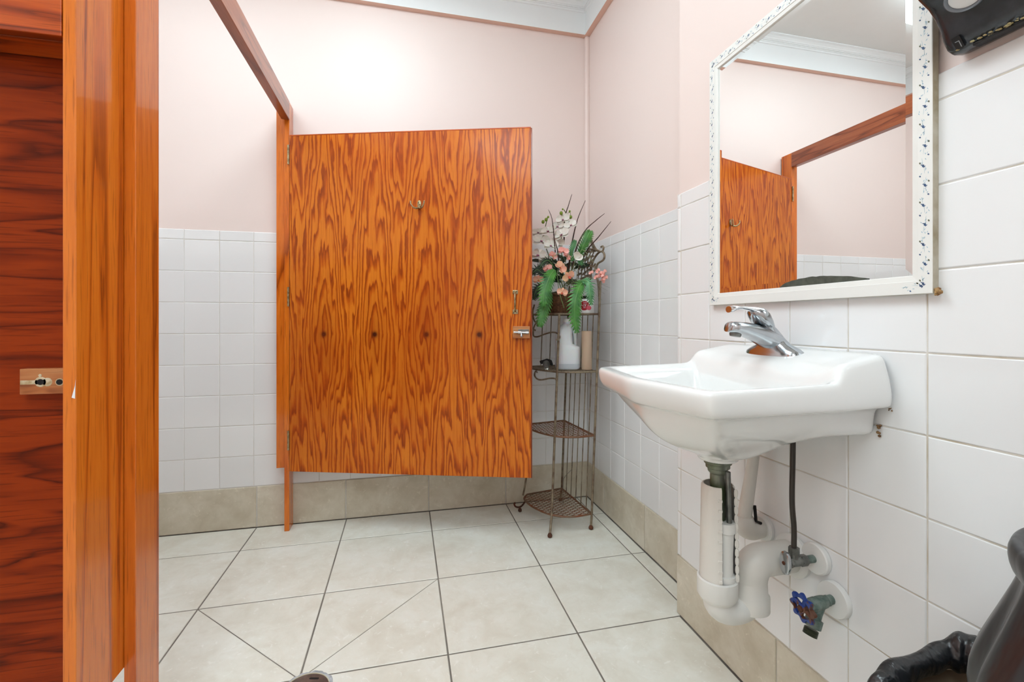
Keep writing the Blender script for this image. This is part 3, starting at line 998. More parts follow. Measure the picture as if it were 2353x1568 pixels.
# covered hot supply
hs = thing('hot_supply_pipe', 'white covered supply pipe slanting from the sink to the wall behind the trap', 'pipe', (XN, 1.004, .463))
hx0, hy0, hz0 = .850, 1.010, .470
b = MB().tube([V(.893, .998, .77), V(.879, 1.001, .655), V(.851, 1.004, .490)], [.0125, .0130, .0175], 22)
pts = [V(.851, 1.004, .500), V(.851, 1.004, .492)] + [V(.850 + .026 * (1 - math.cos(PI / 2 * k / 6)), 1.004, .486 - .022 * math.sin(PI / 2 * k / 6)) for k in range(7)] + [V(XN - .012, 1.004, .463)]
b.tube(pts, [.022, .026] + [.0275] * 7 + [.024], 22)
obj('pipe_cover', b, M_PVC, hs, smooth=60)
b = MB().lathe([(0, .034), (.008, .034), (.013, .029), (.0135, .018)], (XN - .0006, 1.0037, .463), (-1, 0, 0), 30)
obj('escutcheon', b, M_ESC, hs, smooth=40)
b = MB().tube([V(.871, .990, .53), V(.871, .985, .492), V(.886, .985, .485)], .004, 6)
obj('dark_gap', b, M_DARK, hs)

# cold supply with its stop valve
cs = thing('stop_valve', 'small chrome stop valve with a dark supply hose under the sink', 'valve', (XN, .846, .463))
cy, cz = .846, .463
b = MB().lathe([(0, .0345), (.0095, .0345), (.012, .0320), (.0125, .010)], (XN - .0006, cy, cz), (-1, 0, 0), 32)
obj('escutcheon', b, M_ESC, cs, smooth=40)
b = MB().lathe([(0, .0085), (.030, .0085)], (XN - .009, cy, cz), (-1, 0, 0), 16)
obj('nipple', b, M_VERD, cs, smooth=40)
b = MB().lathe([(.034, .0125), (.050, .0125)], (XN, cy, cz), (-1, 0, 0), 6)
b.lathe([(.050, .0110), (.074, .0110)], (XN, cy, cz), (-1, 0, 0), 20)
b.lathe([(.074, .0120), (.080, .0120), (.083, .006), (.090, .005)], (XN, cy, cz), (-1, 0, 0), 6)
b.lathe([(0, .0085), (.012, .0085)], (XN - .066, cy, cz + .006), (0, 0, 1), 16)
b.lathe([(.012, .0115), (.026, .0115)], (XN - .066, cy, cz + .006), (0, 0, 1), 6)
obj('valve_body', b, M_GALV, cs, smooth=35)
b = MB().loft([(V(XN - .084, cy, cz), (0, .012, 0), (0, 0, .0235), 2.3), (V(XN - .087, cy, cz), (0, .014, 0), (0, 0, .0260), 2.3), (V(XN - .092, cy, cz), (0, .0135, 0), (0, 0, .0250), 2.3), (V(XN - .0935, cy, cz), (0, .010, 0), (0, 0, .021), 2.3)], 24)
hd = obj('handle', b, M_CHROME, cs, smooth=50)
b = MB().lathe([(0, .0045), (.0012, .004)], (XN - .0934, cy, cz), (-1, 0, 0), 12)
obj('screw', b, M_RUST, hd)
b = MB().tube(cr([V(XN - .066, cy, cz + .03), V(XN - .066, cy, .54), V(XN - .070, cy + .001, .60), V(XN - .068, cy + .001, .70), V(XN - .066, cy + .002, .785)], 8), .0058, 12)
obj('supply_hose', b, M_HOSE, cs, smooth=60)

# hose bib with the blue wheel
hb = thing('hose_bib', 'verdigris hose tap with a rusty blue wheel low on the wall', 'tap', (XN, .801, .397))
hy, hz = .801, .397
b = MB().lathe([(0, .0375), (.0095, .0375), (.012, .0360), (.0125, .009)], (XN - .0006, hy, hz), (-1, 0, 0), 36)
obj('escutcheon', b, M_ESC, hb, smooth=40)
A = Vector((-1, 0, -.10)).normalized()
o0 = V(XN, hy, hz + .002)
b = MB().lathe([(.006, .0095), (.022, .0095), (.023, .0110), (.027, .0110), (.028, .0095), (.032, .0125), (.040, .0135), (.048, .0140), (.056, .0125)], o0, A, 20)
b.lathe([(.052, .0145), (.066, .0145), (.068, .0125), (.076, .0125)], o0, A, 8)
sp0 = o0 + A * .042
b.tube([sp0, sp0 + V(-.012, -.001, -.020), sp0 + V(-.020, -.002, -.034)], [.0115, .0115, .0125], 16)
sdir = V(-.45, -.05, -1).normalized()
b.lathe([(0, .0165), (.018, .0165)], sp0 + V(-.018, -.002, -.030), sdir, 8)
obj('valve_body', b, M_VERD, hb, smooth=35)
b = MB()
pr = []
for k in range(6): pr += [(.022 + k * .0024, .0128), (.0232 + k * .0024, .0140)]
b.lathe(pr, sp0 + V(-.018, -.002, -.030), sdir, 24)
obj('hose_thread', b, plain('dark_brass_thread', rgb(78, 80, 66), .4, .7), hb, smooth=30)
wc = o0 + A * .088
ea = A.cross(Vector((0, 0, 1))).normalized(); eb = ea.cross(A).normalized()
b = MB(); n = 72; rs = []
for prof in ((.0275, -.004), (.0290, 0), (.0275, .004), (.0215, .0045), (.0200, 0), (.0215, -.0045)):
    rs.append([wc + A * prof[1] + (ea * math.cos(2 * PI * k / n) + eb * math.sin(2 * PI * k / n)) * (prof[0] + (.0038 * math.cos(8 * 2 * PI * k / n) if prof[0] > .025 else 0)) for k in range(n)])
b.rings(rs + [rs[0]], False, False)
for k in range(4):
    t = 2 * PI * k / 4 + .4
    d = ea * math.cos(t) + eb * math.sin(t)
    b.tube([wc + d * .006, wc + d * .022], [.0045, .0055], 8)
b.lathe([(-.006, .0095), (.004, .0095), (.006, .007)], wc, A, 16)
wh = obj('hand_wheel', b, M_BLUE, hb, smooth=50)
obj('wheel_nut', MB().lathe([(.005, .0070), (.010, .0066)], wc, A, 6), M_RUST, wh)

# ------------------------------------------------------------------ towel dispenser
PY0, PY1 = .285, .575
pd = thing('towel_dispenser', 'black plastic paper towel dispenser high on the tiled wall', 'dispenser', (XN, (PY0 + PY1) / 2, 1.445))
prof = [(XN - .0006, 1.447), (.895, 1.4445), (.882, 1.449), (.872, 1.462), (.864, 1.480), (.852, 1.497), (.835, 1.512), (.815, 1.523), (.795, 1.538), (.780, 1.560), (.770, 1.60), (.765, 1.66), (.770, 1.72), (.785, 1.755), (.82, 1.775), (XN - .0006, 1.78)]
secs = []
for y, s, dz in ((PY1, .86, .004), (PY1 - .004, .955, .001), (PY1 - .014, 1, 0), (PY0 + .014, 1, 0), (PY0 + .004, .955, .001), (PY0, .86, .004)):
    secs.append([V(XN - .0006 - (XN - .0006 - x) * s, y, 1.6 + (z - 1.6) * (1 - (1 - s) * .25)) for x, z in prof])
obj('housing', MB().rings(secs), M_BLACK, pd, smooth=50)
# oval window with the paper roll behind it, on the curved lower front
wcn = V(.8420, .522, 1.5040); nrm = V(-.62, 0, -.78).normalized(); wa = V(0, 1, 0); wb = nrm.cross(wa).normalized()
b = MB(); n = 40; rs = []
for r, h in ((1.0, .0), (1.0, .005), (.92, .007), (.84, .005), (.82, -.003)):
    rs.append([wcn + nrm * h + wa * (.026 * r * math.cos(2 * PI * k / n)) + wb * (.022 * r * math.sin(2 * PI * k / n)) for k in range(n)])
b.rings(rs, False, False)
obj('window_ring', b, M_SMOKE, pd, smooth=50)
b = MB().loft([(wcn + nrm * .0005, wa * .0215, wb * .018, 2), (wcn + nrm * .0022, wa * .021, wb * .0175, 2)], 36)
obj('paper_roll', b, M_PAPER, pd)
b = MB().bbox(.8855, .9005, PY0 + .03, PY1 - .035, 1.4425, 1.447, .001)
obj('paper_slot', b, M_BLACK2, pd)
for yy in (.553, .398):
    c = V(.8765, yy, 1.4550)
    e = V(.010, 0, -.013).normalized(); nn_ = V(-.013, 0, -.010).normalized()
    b = MB(); a = V(0, .0058, 0); bb = e * .0105
    b.loft([(c - nn_ * .004, a, bb, 8), (c + nn_ * .0022, a, bb, 8)], 16)
    ls = obj('latch_slot', b, M_BLACK2, pd)
    b = MB()
    for (u0, u1, v0, v1) in ((-.003, -.0018, -.002, .008), (-.003, .0030, -.003, -.0018)):
        q = [c + nn_ * .0026 + V(0, u, 0) + e * v for u, v in ((u0, v0), (u1, v0), (u1, v1), (u0, v1))]
        b.add(q, [(0, 1, 2, 3)])
    obj('latch_tab', b, plain('grey_plastic', rgb(150, 154, 158), .4), ls)
b = MB()
for k in range(40):
    yy = .485 + random.gauss(0, .024)
    b.sphere((.884 + random.uniform(-.006, .004), yy, 1.4462 + random.uniform(-.0005, .0012)), random.uniform(.0010, .0024), 6, (1.4, 1.5, .5))
obj('residue', b, M_DIRT, pd, kind='stuff', smooth=80, label='yellowed tape residue')

# ------------------------------------------------------------------ waste bins
tb = thing('trash_can', 'tall trash can with a grey-black bag hanging over its rim', 'trash can', (.77, .28, 0))
bx, by = .77, .28


def wob(t, k, a, ph): return 1 + a * math.sin(k * t + ph) + .5 * a * math.sin((2 * k + 1) * t + 1.7 * ph)


n = 72; rs = []
for z, r, a in ((.735, .112, .004), (.748, .122, .004), (.744, .131, .006), (.728, .133, .008), (.710, .129, .008), (.702, .122, .01)):
    rs.append([V(bx + r * wob(2 * PI * k / n, 7, a, z) * math.cos(2 * PI * k / n), by + r * wob(2 * PI * k / n, 7, a, z) * math.sin(2 * PI * k / n), z + .006 * math.sin(2 * PI * k / n * 2)) for k in range(n)])
obj('bag_rim', MB().rings(rs, False, False), M_BAG, tb, smooth=180, sub=1)
rs = []
for z, r, a in ((.712, .121, .010), (.690, .126, .022), (.66, .136, .028), (.62, .150, .034), (.57, .168, .038), (.53, .166, .04), (.48, .150, .042), (.42, .138, .04), (.36, .134, .04)):
    ring_ = []
    for k in range(n):
        t = 2 * PI * k / n
        rr = r * wob(t, 9, a, 2.0 + z * 3)
        x = bx + rr * math.cos(t)
        ring_.append(V(min(x, XN - .008), by + rr * math.sin(t), z))
    rs.append(ring_)
obj('bag_skirt', MB().rings(rs, False, False), M_BAG, tb, smooth=180, sub=1)
M_BIN = plain('beige_bin_plastic', rgb(160, 140, 116), .5, var=.05)
b = MB().lathe([(0, .098), (.01, .102), (.70, .118), (.725, .120), (.725, .115), (.02, .098)], (bx, by, 0), n=36)
obj('bin_body', b, plain('grey_bin_plastic', rgb(60, 60, 62), .5), tb, smooth=40)

wb_ = thing('wastebasket', 'low brown wastebasket with a glossy black liner puffed over the rim', 'wastebasket', (.79, .475, 0))
b = MB().loft([((.80, .515, 0), (.075, 0, 0), (0, .042, 0), 4), ((.80, .515, .43), (.095, 0, 0), (0, .055, 0), 4), ((.80, .515, .43), (.090, 0, 0), (0, .050, 0), 4), ((.80, .515, .02), (.070, 0, 0), (0, .038, 0), 4)], 32)
obj('basket_body', b, M_BIN, wb_, smooth=40)
n = 48; rs = []
cxl, cyl = .797, .517
path = []
for k in range(n):
    t = 2 * PI * k / n
    c, s = math.cos(t), math.sin(t)
    path.append((V(cxl + .088 * math.copysign(abs(c) ** .6, c), cyl + .045 * math.copysign(abs(s) ** .6, s), .434 + .030 * c + .012 * s), V(c, s, 0).normalized(), .024 + .006 * math.sin(3 * t + .5) + .003 * math.sin(11 * t)))
mrings = []
for j in range(14):
    q = 2 * PI * j / 14
    mrings.append([p + o_ * (rr * math.cos(q) * .8) + V(0, 0, rr * 1.15 * math.sin(q)) for p, o_, rr in path])
for r in mrings:
    for v in r: v.x = min(v.x, XN - .009)
obj('liner_roll', MB().rings(mrings + [mrings[0]], False, False), M_LINER, wb_, smooth=180, sub=1)

# ------------------------------------------------------------------ corner rack
rk = thing('corner_rack', 'antique bronze wire corner rack with four mesh shelves', 'shelf rack', (.85, 2.25, 0))
LEAN = math.radians(2.3)
A_, R_, F_, LB = V(.852, 2.405, 0), V(.880, 2.052, 0), V(.688, 2.085, 0), V(.640, 2.362, 0)
arc = cr([LB, V(.609, 2.30, 0), V(.628, 2.19, 0), F_, V(.775, 2.043, 0), R_], 6)
OUT = [A_] + arc


def rackp(p, z, s=1.0):
    """point of the rack plan p at height z, leaning a little to the right"""
    c = V(.79, 2.22, 0)
    q = c + (p - c) * s
    return V(q.x + (z - .07) * math.tan(LEAN), q.y, z)


LEV = [.071, .449, .759, 1.038]


def inside(p):
    c = False; n = len(OUT); j = n - 1
    for i in range(n):
        a, d = OUT[i], OUT[j]
        if (a.y > p.y) != (d.y > p.y) and p.x < (d.x - a.x) * (p.y - a.y) / (d.y - a.y) + a.x: c = not c
        j = i
    return c


for li, z in enumerate(LEV):
    fr_ = MB().tube([rackp(p, z) for p in OUT + [OUT[0], OUT[1]]], .0048, 8)
    sh = obj('shelf', fr_, M_IRONR if li < 2 else M_IRON, rk, smooth=60)
    # diamond mesh: strips clipped to the outline
    b = MB()
    for sgn in (1, -1):
        d = V(math.cos(.62), sgn * math.sin(.62), 0); nn_ = V(-d.y, d.x, 0)
        for k in range(-30, 31):
            base = V(.77, 2.22, 0) + nn_ * (k * .0205)
            run = None
            for s in range(-70, 71):
                p = base + d * (s * .006)
                ins = inside(p)
                if ins and run is None: run = p
                if (not ins or s == 70) and run is not None:
                    e = p - d * .006
                    if (e - run).length > .008:
                        w_ = nn_ * .0017
                        q = [run - w_, run + w_, e + w_, e - w_]
                        zz = z + (.0012 if sgn > 0 else -.0006)
                        lo = [rackp(x, zz) for x in q]; hi = [x + V(0, 0, .0016) for x in lo]
                        b.add(lo + hi, [(0, 1, 2, 3), (4, 5, 6, 7), (0, 1, 5, 4), (1, 2, 6, 5), (2, 3, 7, 6), (3, 0, 4, 7)])
                    run = None
    obj('wire_mesh', b, M_IRONR if li < 2 else M_IRON, sh, kind='stuff')
ZTOP = 1.038
# posts with ball feet
for nm, p, ft, ztop in (('post', R_, V(.873, 2.045, 0), 1.20), ('post', F_, V(.655, 2.012, 0), ZTOP), ('post', A_, V(.845, 2.405, 0), 1.20)):
    pts = [V(ft.x, ft.y, .016)] + [rackp(p, z) for z in (.071, .3, .6, .9, ztop)]
    po = obj('post', MB().tube(pts, .0060, 8), M_IRON, rk, smooth=60)
    obj('foot', MB().lathe([(0, .006), (.003, .0105), (.010, .0115), (.016, .0085), (.022, .005)], (ft.x, ft.y, 0), n=14), M_RUST, po, smooth=60)
# left front leg, bowed, with a curled foot
lg = V(.618, 2.32, 0)
pts = [rackp(lg, 1.038), rackp(lg, .76), rackp(lg, .55) + V(.004, 0, 0), rackp(lg, .44), rackp(lg, .30) + V(.012, -.004, 0), rackp(lg, .16), rackp(lg, .085) + V(-.012, 0, 0)]
po = obj('post', MB().tube(cr(pts, 6), .0052, 8), M_IRON, rk, smooth=60)
fp = cr([rackp(V(.612, 2.29, 0), .066), V(.600, 2.305, .040), V(.588, 2.322, .024), V(.572, 2.335, .022), V(.564, 2.341, .034), V(.569, 2.338, .042)], 6)
ft_ = MB().tube(fp, .0046, 8)
ft_.lathe([(0, .005), (.004, .010), (.012, .010), (.020, .005)], (.590, 2.320, 0), n=12)
obj('foot', ft_, M_RUST, po, smooth=60)
# upright bars in the right-hand wing
for k in range(1, 6):
    p = A_.lerp(R_, k / 6)
    obj('bar', MB().tube([rackp(p, LEV[0]), rackp(p, ZTOP)], .0026, 6), M_IRON, rk, smooth=60)
for k in range(1, 4):
    p = A_.lerp(LB, k / 4)
    obj('bar', MB().tube([rackp(p, .759), rackp(p, ZTOP)], .0026, 6), M_IRON, rk, smooth=60)
# S scrolls between the shelves, in front
for pp in ([(1226, 757), (1226, 772), (1236, 774), (1252, 768), (1268, 764), (1280, 766), (1286, 774), (1284, 781), (1279, 781)],
           [(1234, 856), (1232, 853), (1229, 857), (1229, 865), (1236, 872), (1246, 873), (1262, 870), (1274, 870), (1278, 873)]):
    dd = [2.34 - .19 * i / (len(pp) - 1) for i in range(len(pp))]
    obj('scroll', MB().tube(cr([at(x, y, d) for (x, y), d in zip(pp, dd)], 5), .0040, 8), M_IRON, rk, smooth=60)
for pp in ([(1228, 700), (1224, 718), (1228, 738), (1236, 742), (1234, 750)], [(1236, 712), (1240, 728), (1230, 746), (1226, 756), (1231, 760)]):
    obj('scroll', MB().tube(cr([at(x, y, 2.36) for x, y in pp], 5), .0044, 8), M_IRON, rk, smooth=60)
# scrollwork above the top shelf on the right wing
def dw(px):            # depth of the right wing at this sight line
    return 2.215 + (1380 - px) * .0034


for pp, r in (([(1369, 622), (1366, 612), (1368, 606)], .0050), ([(1370, 618), (1374, 606), (1386, 598), (1389, 588), (1385, 579), (1377, 580), (1368, 590), (1362, 603), (1358, 622), (1356, 645)], .0052),
              ([(1350, 530), (1358, 548), (1364, 564), (1372, 575), (1383, 578), (1387, 571), (1385, 566), (1381, 568)], .0048), ([(1340, 540), (1350, 534), (1362, 568), (1368, 578)], .0044), ([(1352, 572), (1366, 574), (1376, 578)], .0050), ([(1376, 724), (1377, 690), (1375, 655), (1370, 630)], .0056)):
    obj('scroll', MB().tube(cr([at(x, y, dw(x)) for x, y in pp], 5), r, 8), M_IRON, rk, smooth=60)
b = MB()
for k in range(5):
    b.tube(cr([at(1366 - k * 7, 575, dw(1366 - k * 7)), at(1356 - k * 6, 605, dw(1356 - k * 6)), at(1360 - k * 8, 640, dw(1360 - k * 8))], 5), .0030, 6)
for k, (x, y, a) in enumerate(((1335, 580, .8), (1330, 596, .6), (1328, 612, .9), (1332, 630, .5), (1344, 586, .2), (1352, 612, .9), (1360, 600, .7), (1362, 624, .5), (1340, 640, .3), (1350, 645, .8), (1350, 580, .6), (1358, 590, .2), (1348, 596, .9), (1356, 604, .3), (1346, 612, .8), (1354, 620, .2), (1343, 628, .7), (1351, 634, .1), (1361, 578, .4), (1340, 600, 1.0), (1338, 618, 1.1), (1362, 612, -.2))):
    c = at(x, y, dw(x))
    tx = (at(x + 10, y, dw(x)) - c).normalized()
    a1 = tx * math.cos(a) + V(0, 0, math.sin(a)); a2 = -tx * math.sin(a) + V(0, 0, math.cos(a))
    fr2 = tx.cross(V(0, 0, 1)).normalized()
    b.loft([(c - fr2 * .0014, a1 * .017, a2 * .0060, 2), (c + fr2 * .0014, a1 * .017, a2 * .0060, 2)], 12)
obj('leaf_grille', b, M_IRON, rk, kind='stuff')
# thin wire hanging behind
cdw = obj('thin_wire', MB().tube(cr([at(1316, 1062, 2.47), at(1314, 1078, 2.47), at(1305, 1088, 2.48), at(1297, 1098, 2.49), at(1294, 1108, 2.50), at(1294, 1162, 2.49)], 6), .0012, 6), M_GALV, smooth=60)
tag(cdw, 'thin grey wire hanging down the base tiles behind the rack', 'wire')

# ------------------------------------------------------------------ things on the rack
# plastic jug
zs = .7625
jx, jy = .800, 2.172
jg = thing('plastic_jug', 'translucent white plastic jug with a loop handle on the rack', 'jug', (jx, jy, zs))
mj = NT('translucent_white_plastic'); mj.base(rgb(226, 229, 232)); mj.set(Roughness=.4, Subsurface_Weight=.35, Subsurface_Scale=.02, Alpha=1.0)
ex = V(CA, -SA, 0); ey = V(SA, CA, 0); c0 = V(jx, jy, 0)
b = MB()
se = [(0, 0, .046, .046), (.004, 0, .056, .056), (.016, 0, .0605, .058), (.10, 0, .0605, .058), (.112, -.001, .0600, .057), (.120, -.010, .050, .054), (.128, -.018, .0425, .052), (.17, -.019, .041, .050), (.198, -.016, .038, .045), (.214, -.010, .030, .034), (.224, -.006, .020, .021), (.230, -.004, .017, .017), (.246, -.003, .0165, .0165)]
b.loft([(c0 + ex * sx + V(0, 0, zs + h), ex * a, ey * bb, 3.6 if h < .2 else 2.2) for h, sx, a, bb in se], 32)
obj('body', b, mj.mat, jg, smooth=50)
b = MB().tube(cr([c0 + ex * .006 + V(0, 0, zs + .222), c0 + ex * .026 + V(0, 0, zs + .207), c0 + ex * .036 + V(0, 0, zs + .18), c0 + ex * .0385 + V(0, 0, zs + .145), c0 + ex * .040 + V(0, 0, zs + .104)], 6), .0105, 14)
obj('handle', b, mj.mat, jg, smooth=60)
b = MB().lathe([(0, .0185), (.016, .0185), (.0175, .016)], (c0 + ex * -.003 + V(0, 0, zs + .236)), n=24)
obj('cap', b, M_PVCIN, jg, smooth=40)
mliq = plain('jug_residue', rgb(192, 198, 204), .4)
b = MB().loft([(c0 + V(0, 0, zs + .008), ex * .0600, ey * .0580, 3.6), (c0 + V(0, 0, zs + .030), ex * .0609, ey * .0584, 3.6)], 32, cap=False)
obj('liquid_line', b, mliq, jg, smooth=50)
# beige pillar candle
b = MB().lathe([(0, .0235), (.003, .0255), (.188, .0255), (.192, .0240), (.192, .017), (.186, .012), (.184, .001)], (.8815, 2.118, zs), n=30)
o = obj('pillar_candle', b, plain('beige_wax', rgb(206, 180, 154), .55, var=.03, Subsurface_Weight=.2, Subsurface_Scale=.01), smooth=40)
tag(o, 'tall beige pillar candle beside the white jug', 'candle')
# small metal nozzle
nz = thing('hose_nozzle', 'small grey metal nozzle lying on the rack shelf left of the jug', 'nozzle', (.70, 2.215, zs))
n0 = V(.702, 2.225, zs + .020)
dn = V(-.25, -.9, -.28).normalized()
obj('barrel', MB().lathe([(0, .017), (.012, .018), (.020, .013), (.045, .0105), (.058, .0095), (.060, .0115), (.067, .0115), (.067, .006)], n0 + V(.004, .006, .004), dn, 18), M_GALV, nz, smooth=35)
obj('tip', MB().lathe([(.066, .0075), (.070, .0080), (.0705, .004)], n0 + V(.004, .006, .004), dn, 16), M_POLISH, nz, smooth=35)
obj('grip', MB().loft([(n0 + V(-.018, .012, .010), (.010, 0, 0), (0, .010, .008), 3), (n0 + V(.006, .008, .016), (.012, 0, .004), (0, .012, .010), 3), (n0 + V(.030, .004, .008), (.008, 0, 0), (0, .014, .014), 3)], 14), M_BLACK2, nz, smooth=50)
# white jar with red label
zj = 1.0415
jar = thing('supplement_jar', 'small white jar with a red label and dark lid on the top shelf', 'jar', (.882, 2.118, zj))
jc = V(.882, 2.118, zj)
obj('body', MB().lathe([(0, .033), (.002, .0355), (.064, .0355), (.070, .032), (.073, .027)], jc, n=32), plain('white_jar_plastic', rgb(238, 238, 236), .3), jar, smooth=40)
obj('lid', MB().lathe([(.073, .030), (.085, .030), (.087, .028)], jc, n=32), M_BLACK2, jar, smooth=40)


def curved_disc(cang, cz, ra, rz, mat, name, off, parent):
    b = MB(); vs = []
    n = 24
    for rr in (0, .5, 1):
        for k in range(n):
            t = 2 * PI * k / n
            a = cang + ra * rr * math.cos(t)
            vs.append(jc + V(math.cos(a) * (.0355 + off), math.sin(a) * (.0355 + off), cz + rz * rr * math.sin(t)))
    fs = []
    for i in range(2):
        for k in range(n):
            fs.append((i * n + k, i * n + (k + 1) % n, (i + 1) * n + (k + 1) % n, (i + 1) * n + k))
    b.add(vs, fs)
    return obj(name, b, mat, parent, smooth=80)


cam_a = math.atan2(-jc.y, -jc.x)
rl = curved_disc(cam_a - .35, .038, .72, .023, plain('label_red', rgb(176, 24, 40), .4), 'red_label', .0004, jar)
curved_disc(cam_a + .30, .027, .36, .011, plain('label_pink', rgb(226, 92, 110), .4), 'pink_drop', .0007, jar)
b = MB()
for i in range(4):
    zz = .052 - i * .008
    for s in (0,):
        a0_, a1_ = cam_a - .50, cam_a + .02 - .06 * i
        q = []
        for k in range(5):
            a = a0_ + (a1_ - a0_) * k / 4
            q.append((a, zz))
        vs = [jc + V(math.cos(a) * .0366, math.sin(a) * .0366, z + dz) for dz in (-.0011, .0011) for a, z in q]
        b.add(vs, [(k, k + 1, 6 + k, 5 + k) for k in range(4)])
obj('label_lines', b, M_PAPER, rl)

# ------------------------------------------------------------------ flower basket
fb = thing('flower_arrangement', 'basket of silk orchids, ferns and feather grasses on the top shelf', 'flowers', (.775, 2.205, 1.041))
bc = V(.772, 2.205, 1.041)
M_WICK = plain('brown_wicker', rgb(120, 80, 48), .6, c2=rgb(76, 46, 26), nscale=60)
b = MB(); n = 48; rs = []
for i in range(31):
    h = i / 30
    r = .058 + .022 * h
    rs.append([bc + V(math.cos(2 * PI * k / n) * (r + .0016 * (1 if (k // 2 + i) % 2 else -1)), math.sin(2 * PI * k / n) * (r + .0016 * (1 if (k // 2 + i) % 2 else -1)), h * .095) for k in range(n)])
obj('basket', b.rings(rs, True, False), M_WICK, fb, smooth=40)
b = MB().tube([bc + V(math.cos(2 * PI * k / 28) * .082, math.sin(2 * PI * k / 28) * .082, .096) for k in range(30)], .006, 8)
obj('basket_rim', b, M_WICK, fb, smooth=60)
obj('moss', MB().loft([(bc + V(0, 0, .085), (.076, 0, 0), (0, .076, 0), 2), (bc + V(0, 0, .105), (.06, 0, 0), (0, .06, 0), 2), (bc + V(0, 0, .115), (.02, 0, 0), (0, .02, 0), 2)], 20), plain('dark_moss', rgb(42, 50, 28), .9, var=.3, bump=.5), fb, smooth=60)
M_PETW = plain('white_petal', rgb(240, 236, 226), .5, c2=rgb(226, 218, 206), nscale=24, Subsurface_Weight=.15, Subsurface_Scale=.005)
M_PETP = plain('peach_petal', rgb(240, 172, 150), .5, c2=rgb(236, 196, 150), nscale=36, Subsurface_Weight=.15, Subsurface_Scale=.005)
M_PETPK = plain('coral_petal', rgb(240, 158, 146), .5, c2=rgb(244, 188, 176), nscale=40)
M_LIP = plain('purple_lip', rgb(142, 40, 92), .5, c2=rgb(196, 130, 160), nscale=70)
M_LIPO = plain('orange_throat', rgb(226, 132, 70), .5, c2=rgb(190, 60, 84), nscale=70)
M_FERN = plain('green_fern', rgb(74, 138, 52), .45, c2=rgb(40, 96, 40), nscale=20)
M_FERNB = plain('blue_green_fern', rgb(84, 142, 92), .45, c2=rgb(56, 112, 62), nscale=20)
M_FERND = plain('dark_leaf', rgb(34, 58, 34), .5, c2=rgb(22, 40, 24), nscale=20)
M_STEM = plain('green_stem', rgb(96, 116, 62), .5)
M_BUD = plain('lime_bud', rgb(134, 156, 44), .4, c2=rgb(104, 130, 30), nscale=60)
M_GRASS = plain('pale_grass', rgb(128, 136, 92), .6, c2=rgb(104, 112, 80), nscale=30)
M_REED = plain('brown_feather', rgb(80, 46, 36), .7, c2=rgb(54, 30, 26), nscale=60)


def petal(b, c, d, up, ln, wd, cup):
    """one petal: grows from c along d, broad side facing up, cupped"""
    d = d.normalized(); s = d.cross(up).normalized(); u = s.cross(d).normalized()
    rows = [(0, .18), (.2, .62), (.45, .98), (.7, 1.0), (.9, .66), (1, .12)]
    vs = []
    for t, w_ in rows:
        for k in (-1, -.5, 0, .5, 1):
            vs.append(c + d * (ln * t) + s * (wd / 2 * w_ * k) + u * (cup * ln * (t * t) + .18 * wd * w_ * (k * k)))
    fs = []
    for i in range(len(rows) - 1):
        for k in range(4): fs.append((i * 5 + k, i * 5 + k + 1, (i + 1) * 5 + k + 1, (i + 1) * 5 + k))
    b.add(vs, fs)


def flower(px, py, d, size, face, roll, mp, ml, name, sub):
    c = at(px, py, d)
    n_ = face.normalized(); a = n_.cross(V(0, 0, 1)).normalized(); u = a.cross(n_).normalized()
    b = MB()
    for k, (an, l, w_) in enumerate(((90, .9, .62), (200, .92, .55), (340, .92, .55), (155, 1.05, 1.0), (25, 1.05, 1.0))):
        t = math.radians(an) + roll
        petal(b, c + n_ * (.002 if k > 2 else 0), a * math.cos(t) + u * math.sin(t), n_, size * l, size * w_, .18 if k % 2 else -.08)
    f = obj(name, b, mp, fb, smooth=80)
    b = MB()
    for an, l in ((270, .5), (235, .32), (305, .32)):
        t = math.radians(an) + roll
        petal(b, c + n_ * .003, a * math.cos(t) * .8 + u * math.sin(t) * .8 + n_ * .7, n_, size * l, size * .34, .4)
    b.sphere(c + n_ * .004, size * .11, 8)
    obj(sub, b, ml, f, smooth=80)
    return c


tocam = V(-.33, -.94, 0)
rf = random.Random(3)
WH = [(1294, 506, 2.26, .029), (1311, 519, 2.24, .026), (1291, 541, 2.22, .033), (1260, 533, 2.24, .030), (1243, 555, 2.26, .034), (1238, 588, 2.22, .032), (1266, 566, 2.23, .030), (1282, 522, 2.27, .028), (1252, 600, 2.24, .028), (1280, 560, 2.26, .030), (1236, 536, 2.30, .026)]
for x, y, d, s in WH:
    flower(x, y, d, s * 1.25, tocam + V(rf.uniform(-.5, .5), 0, rf.uniform(-.1, .5)), rf.uniform(-.5, .5), M_PETW, M_LIP, 'white_orchid', 'orchid_lip')
PE = [(1287, 615, 2.18, .028, M_PETP), (1306, 636, 2.16, .028, M_PETP), (1259, 618, 2.19, .022, M_PETPK), (1237, 644, 2.20, .024, M_PETP), (1292, 673, 2.15, .024, M_PETP), (1294, 579, 2.20, .024, M_PETPK), (1302, 590, 2.20, .02, M_PETPK), (1270, 588, 2.21, .02, M_PETPK), (1248, 628, 2.22, .018, M_PETPK)]
for x, y, d, s, mt in PE:
    flower(x, y, d, s * 1.12, tocam + V(rf.uniform(-.6, .6), 0, rf.uniform(-.4, .3)), rf.uniform(-1, 1), mt, M_LIPO, 'peach_orchid', 'orchid_lip')
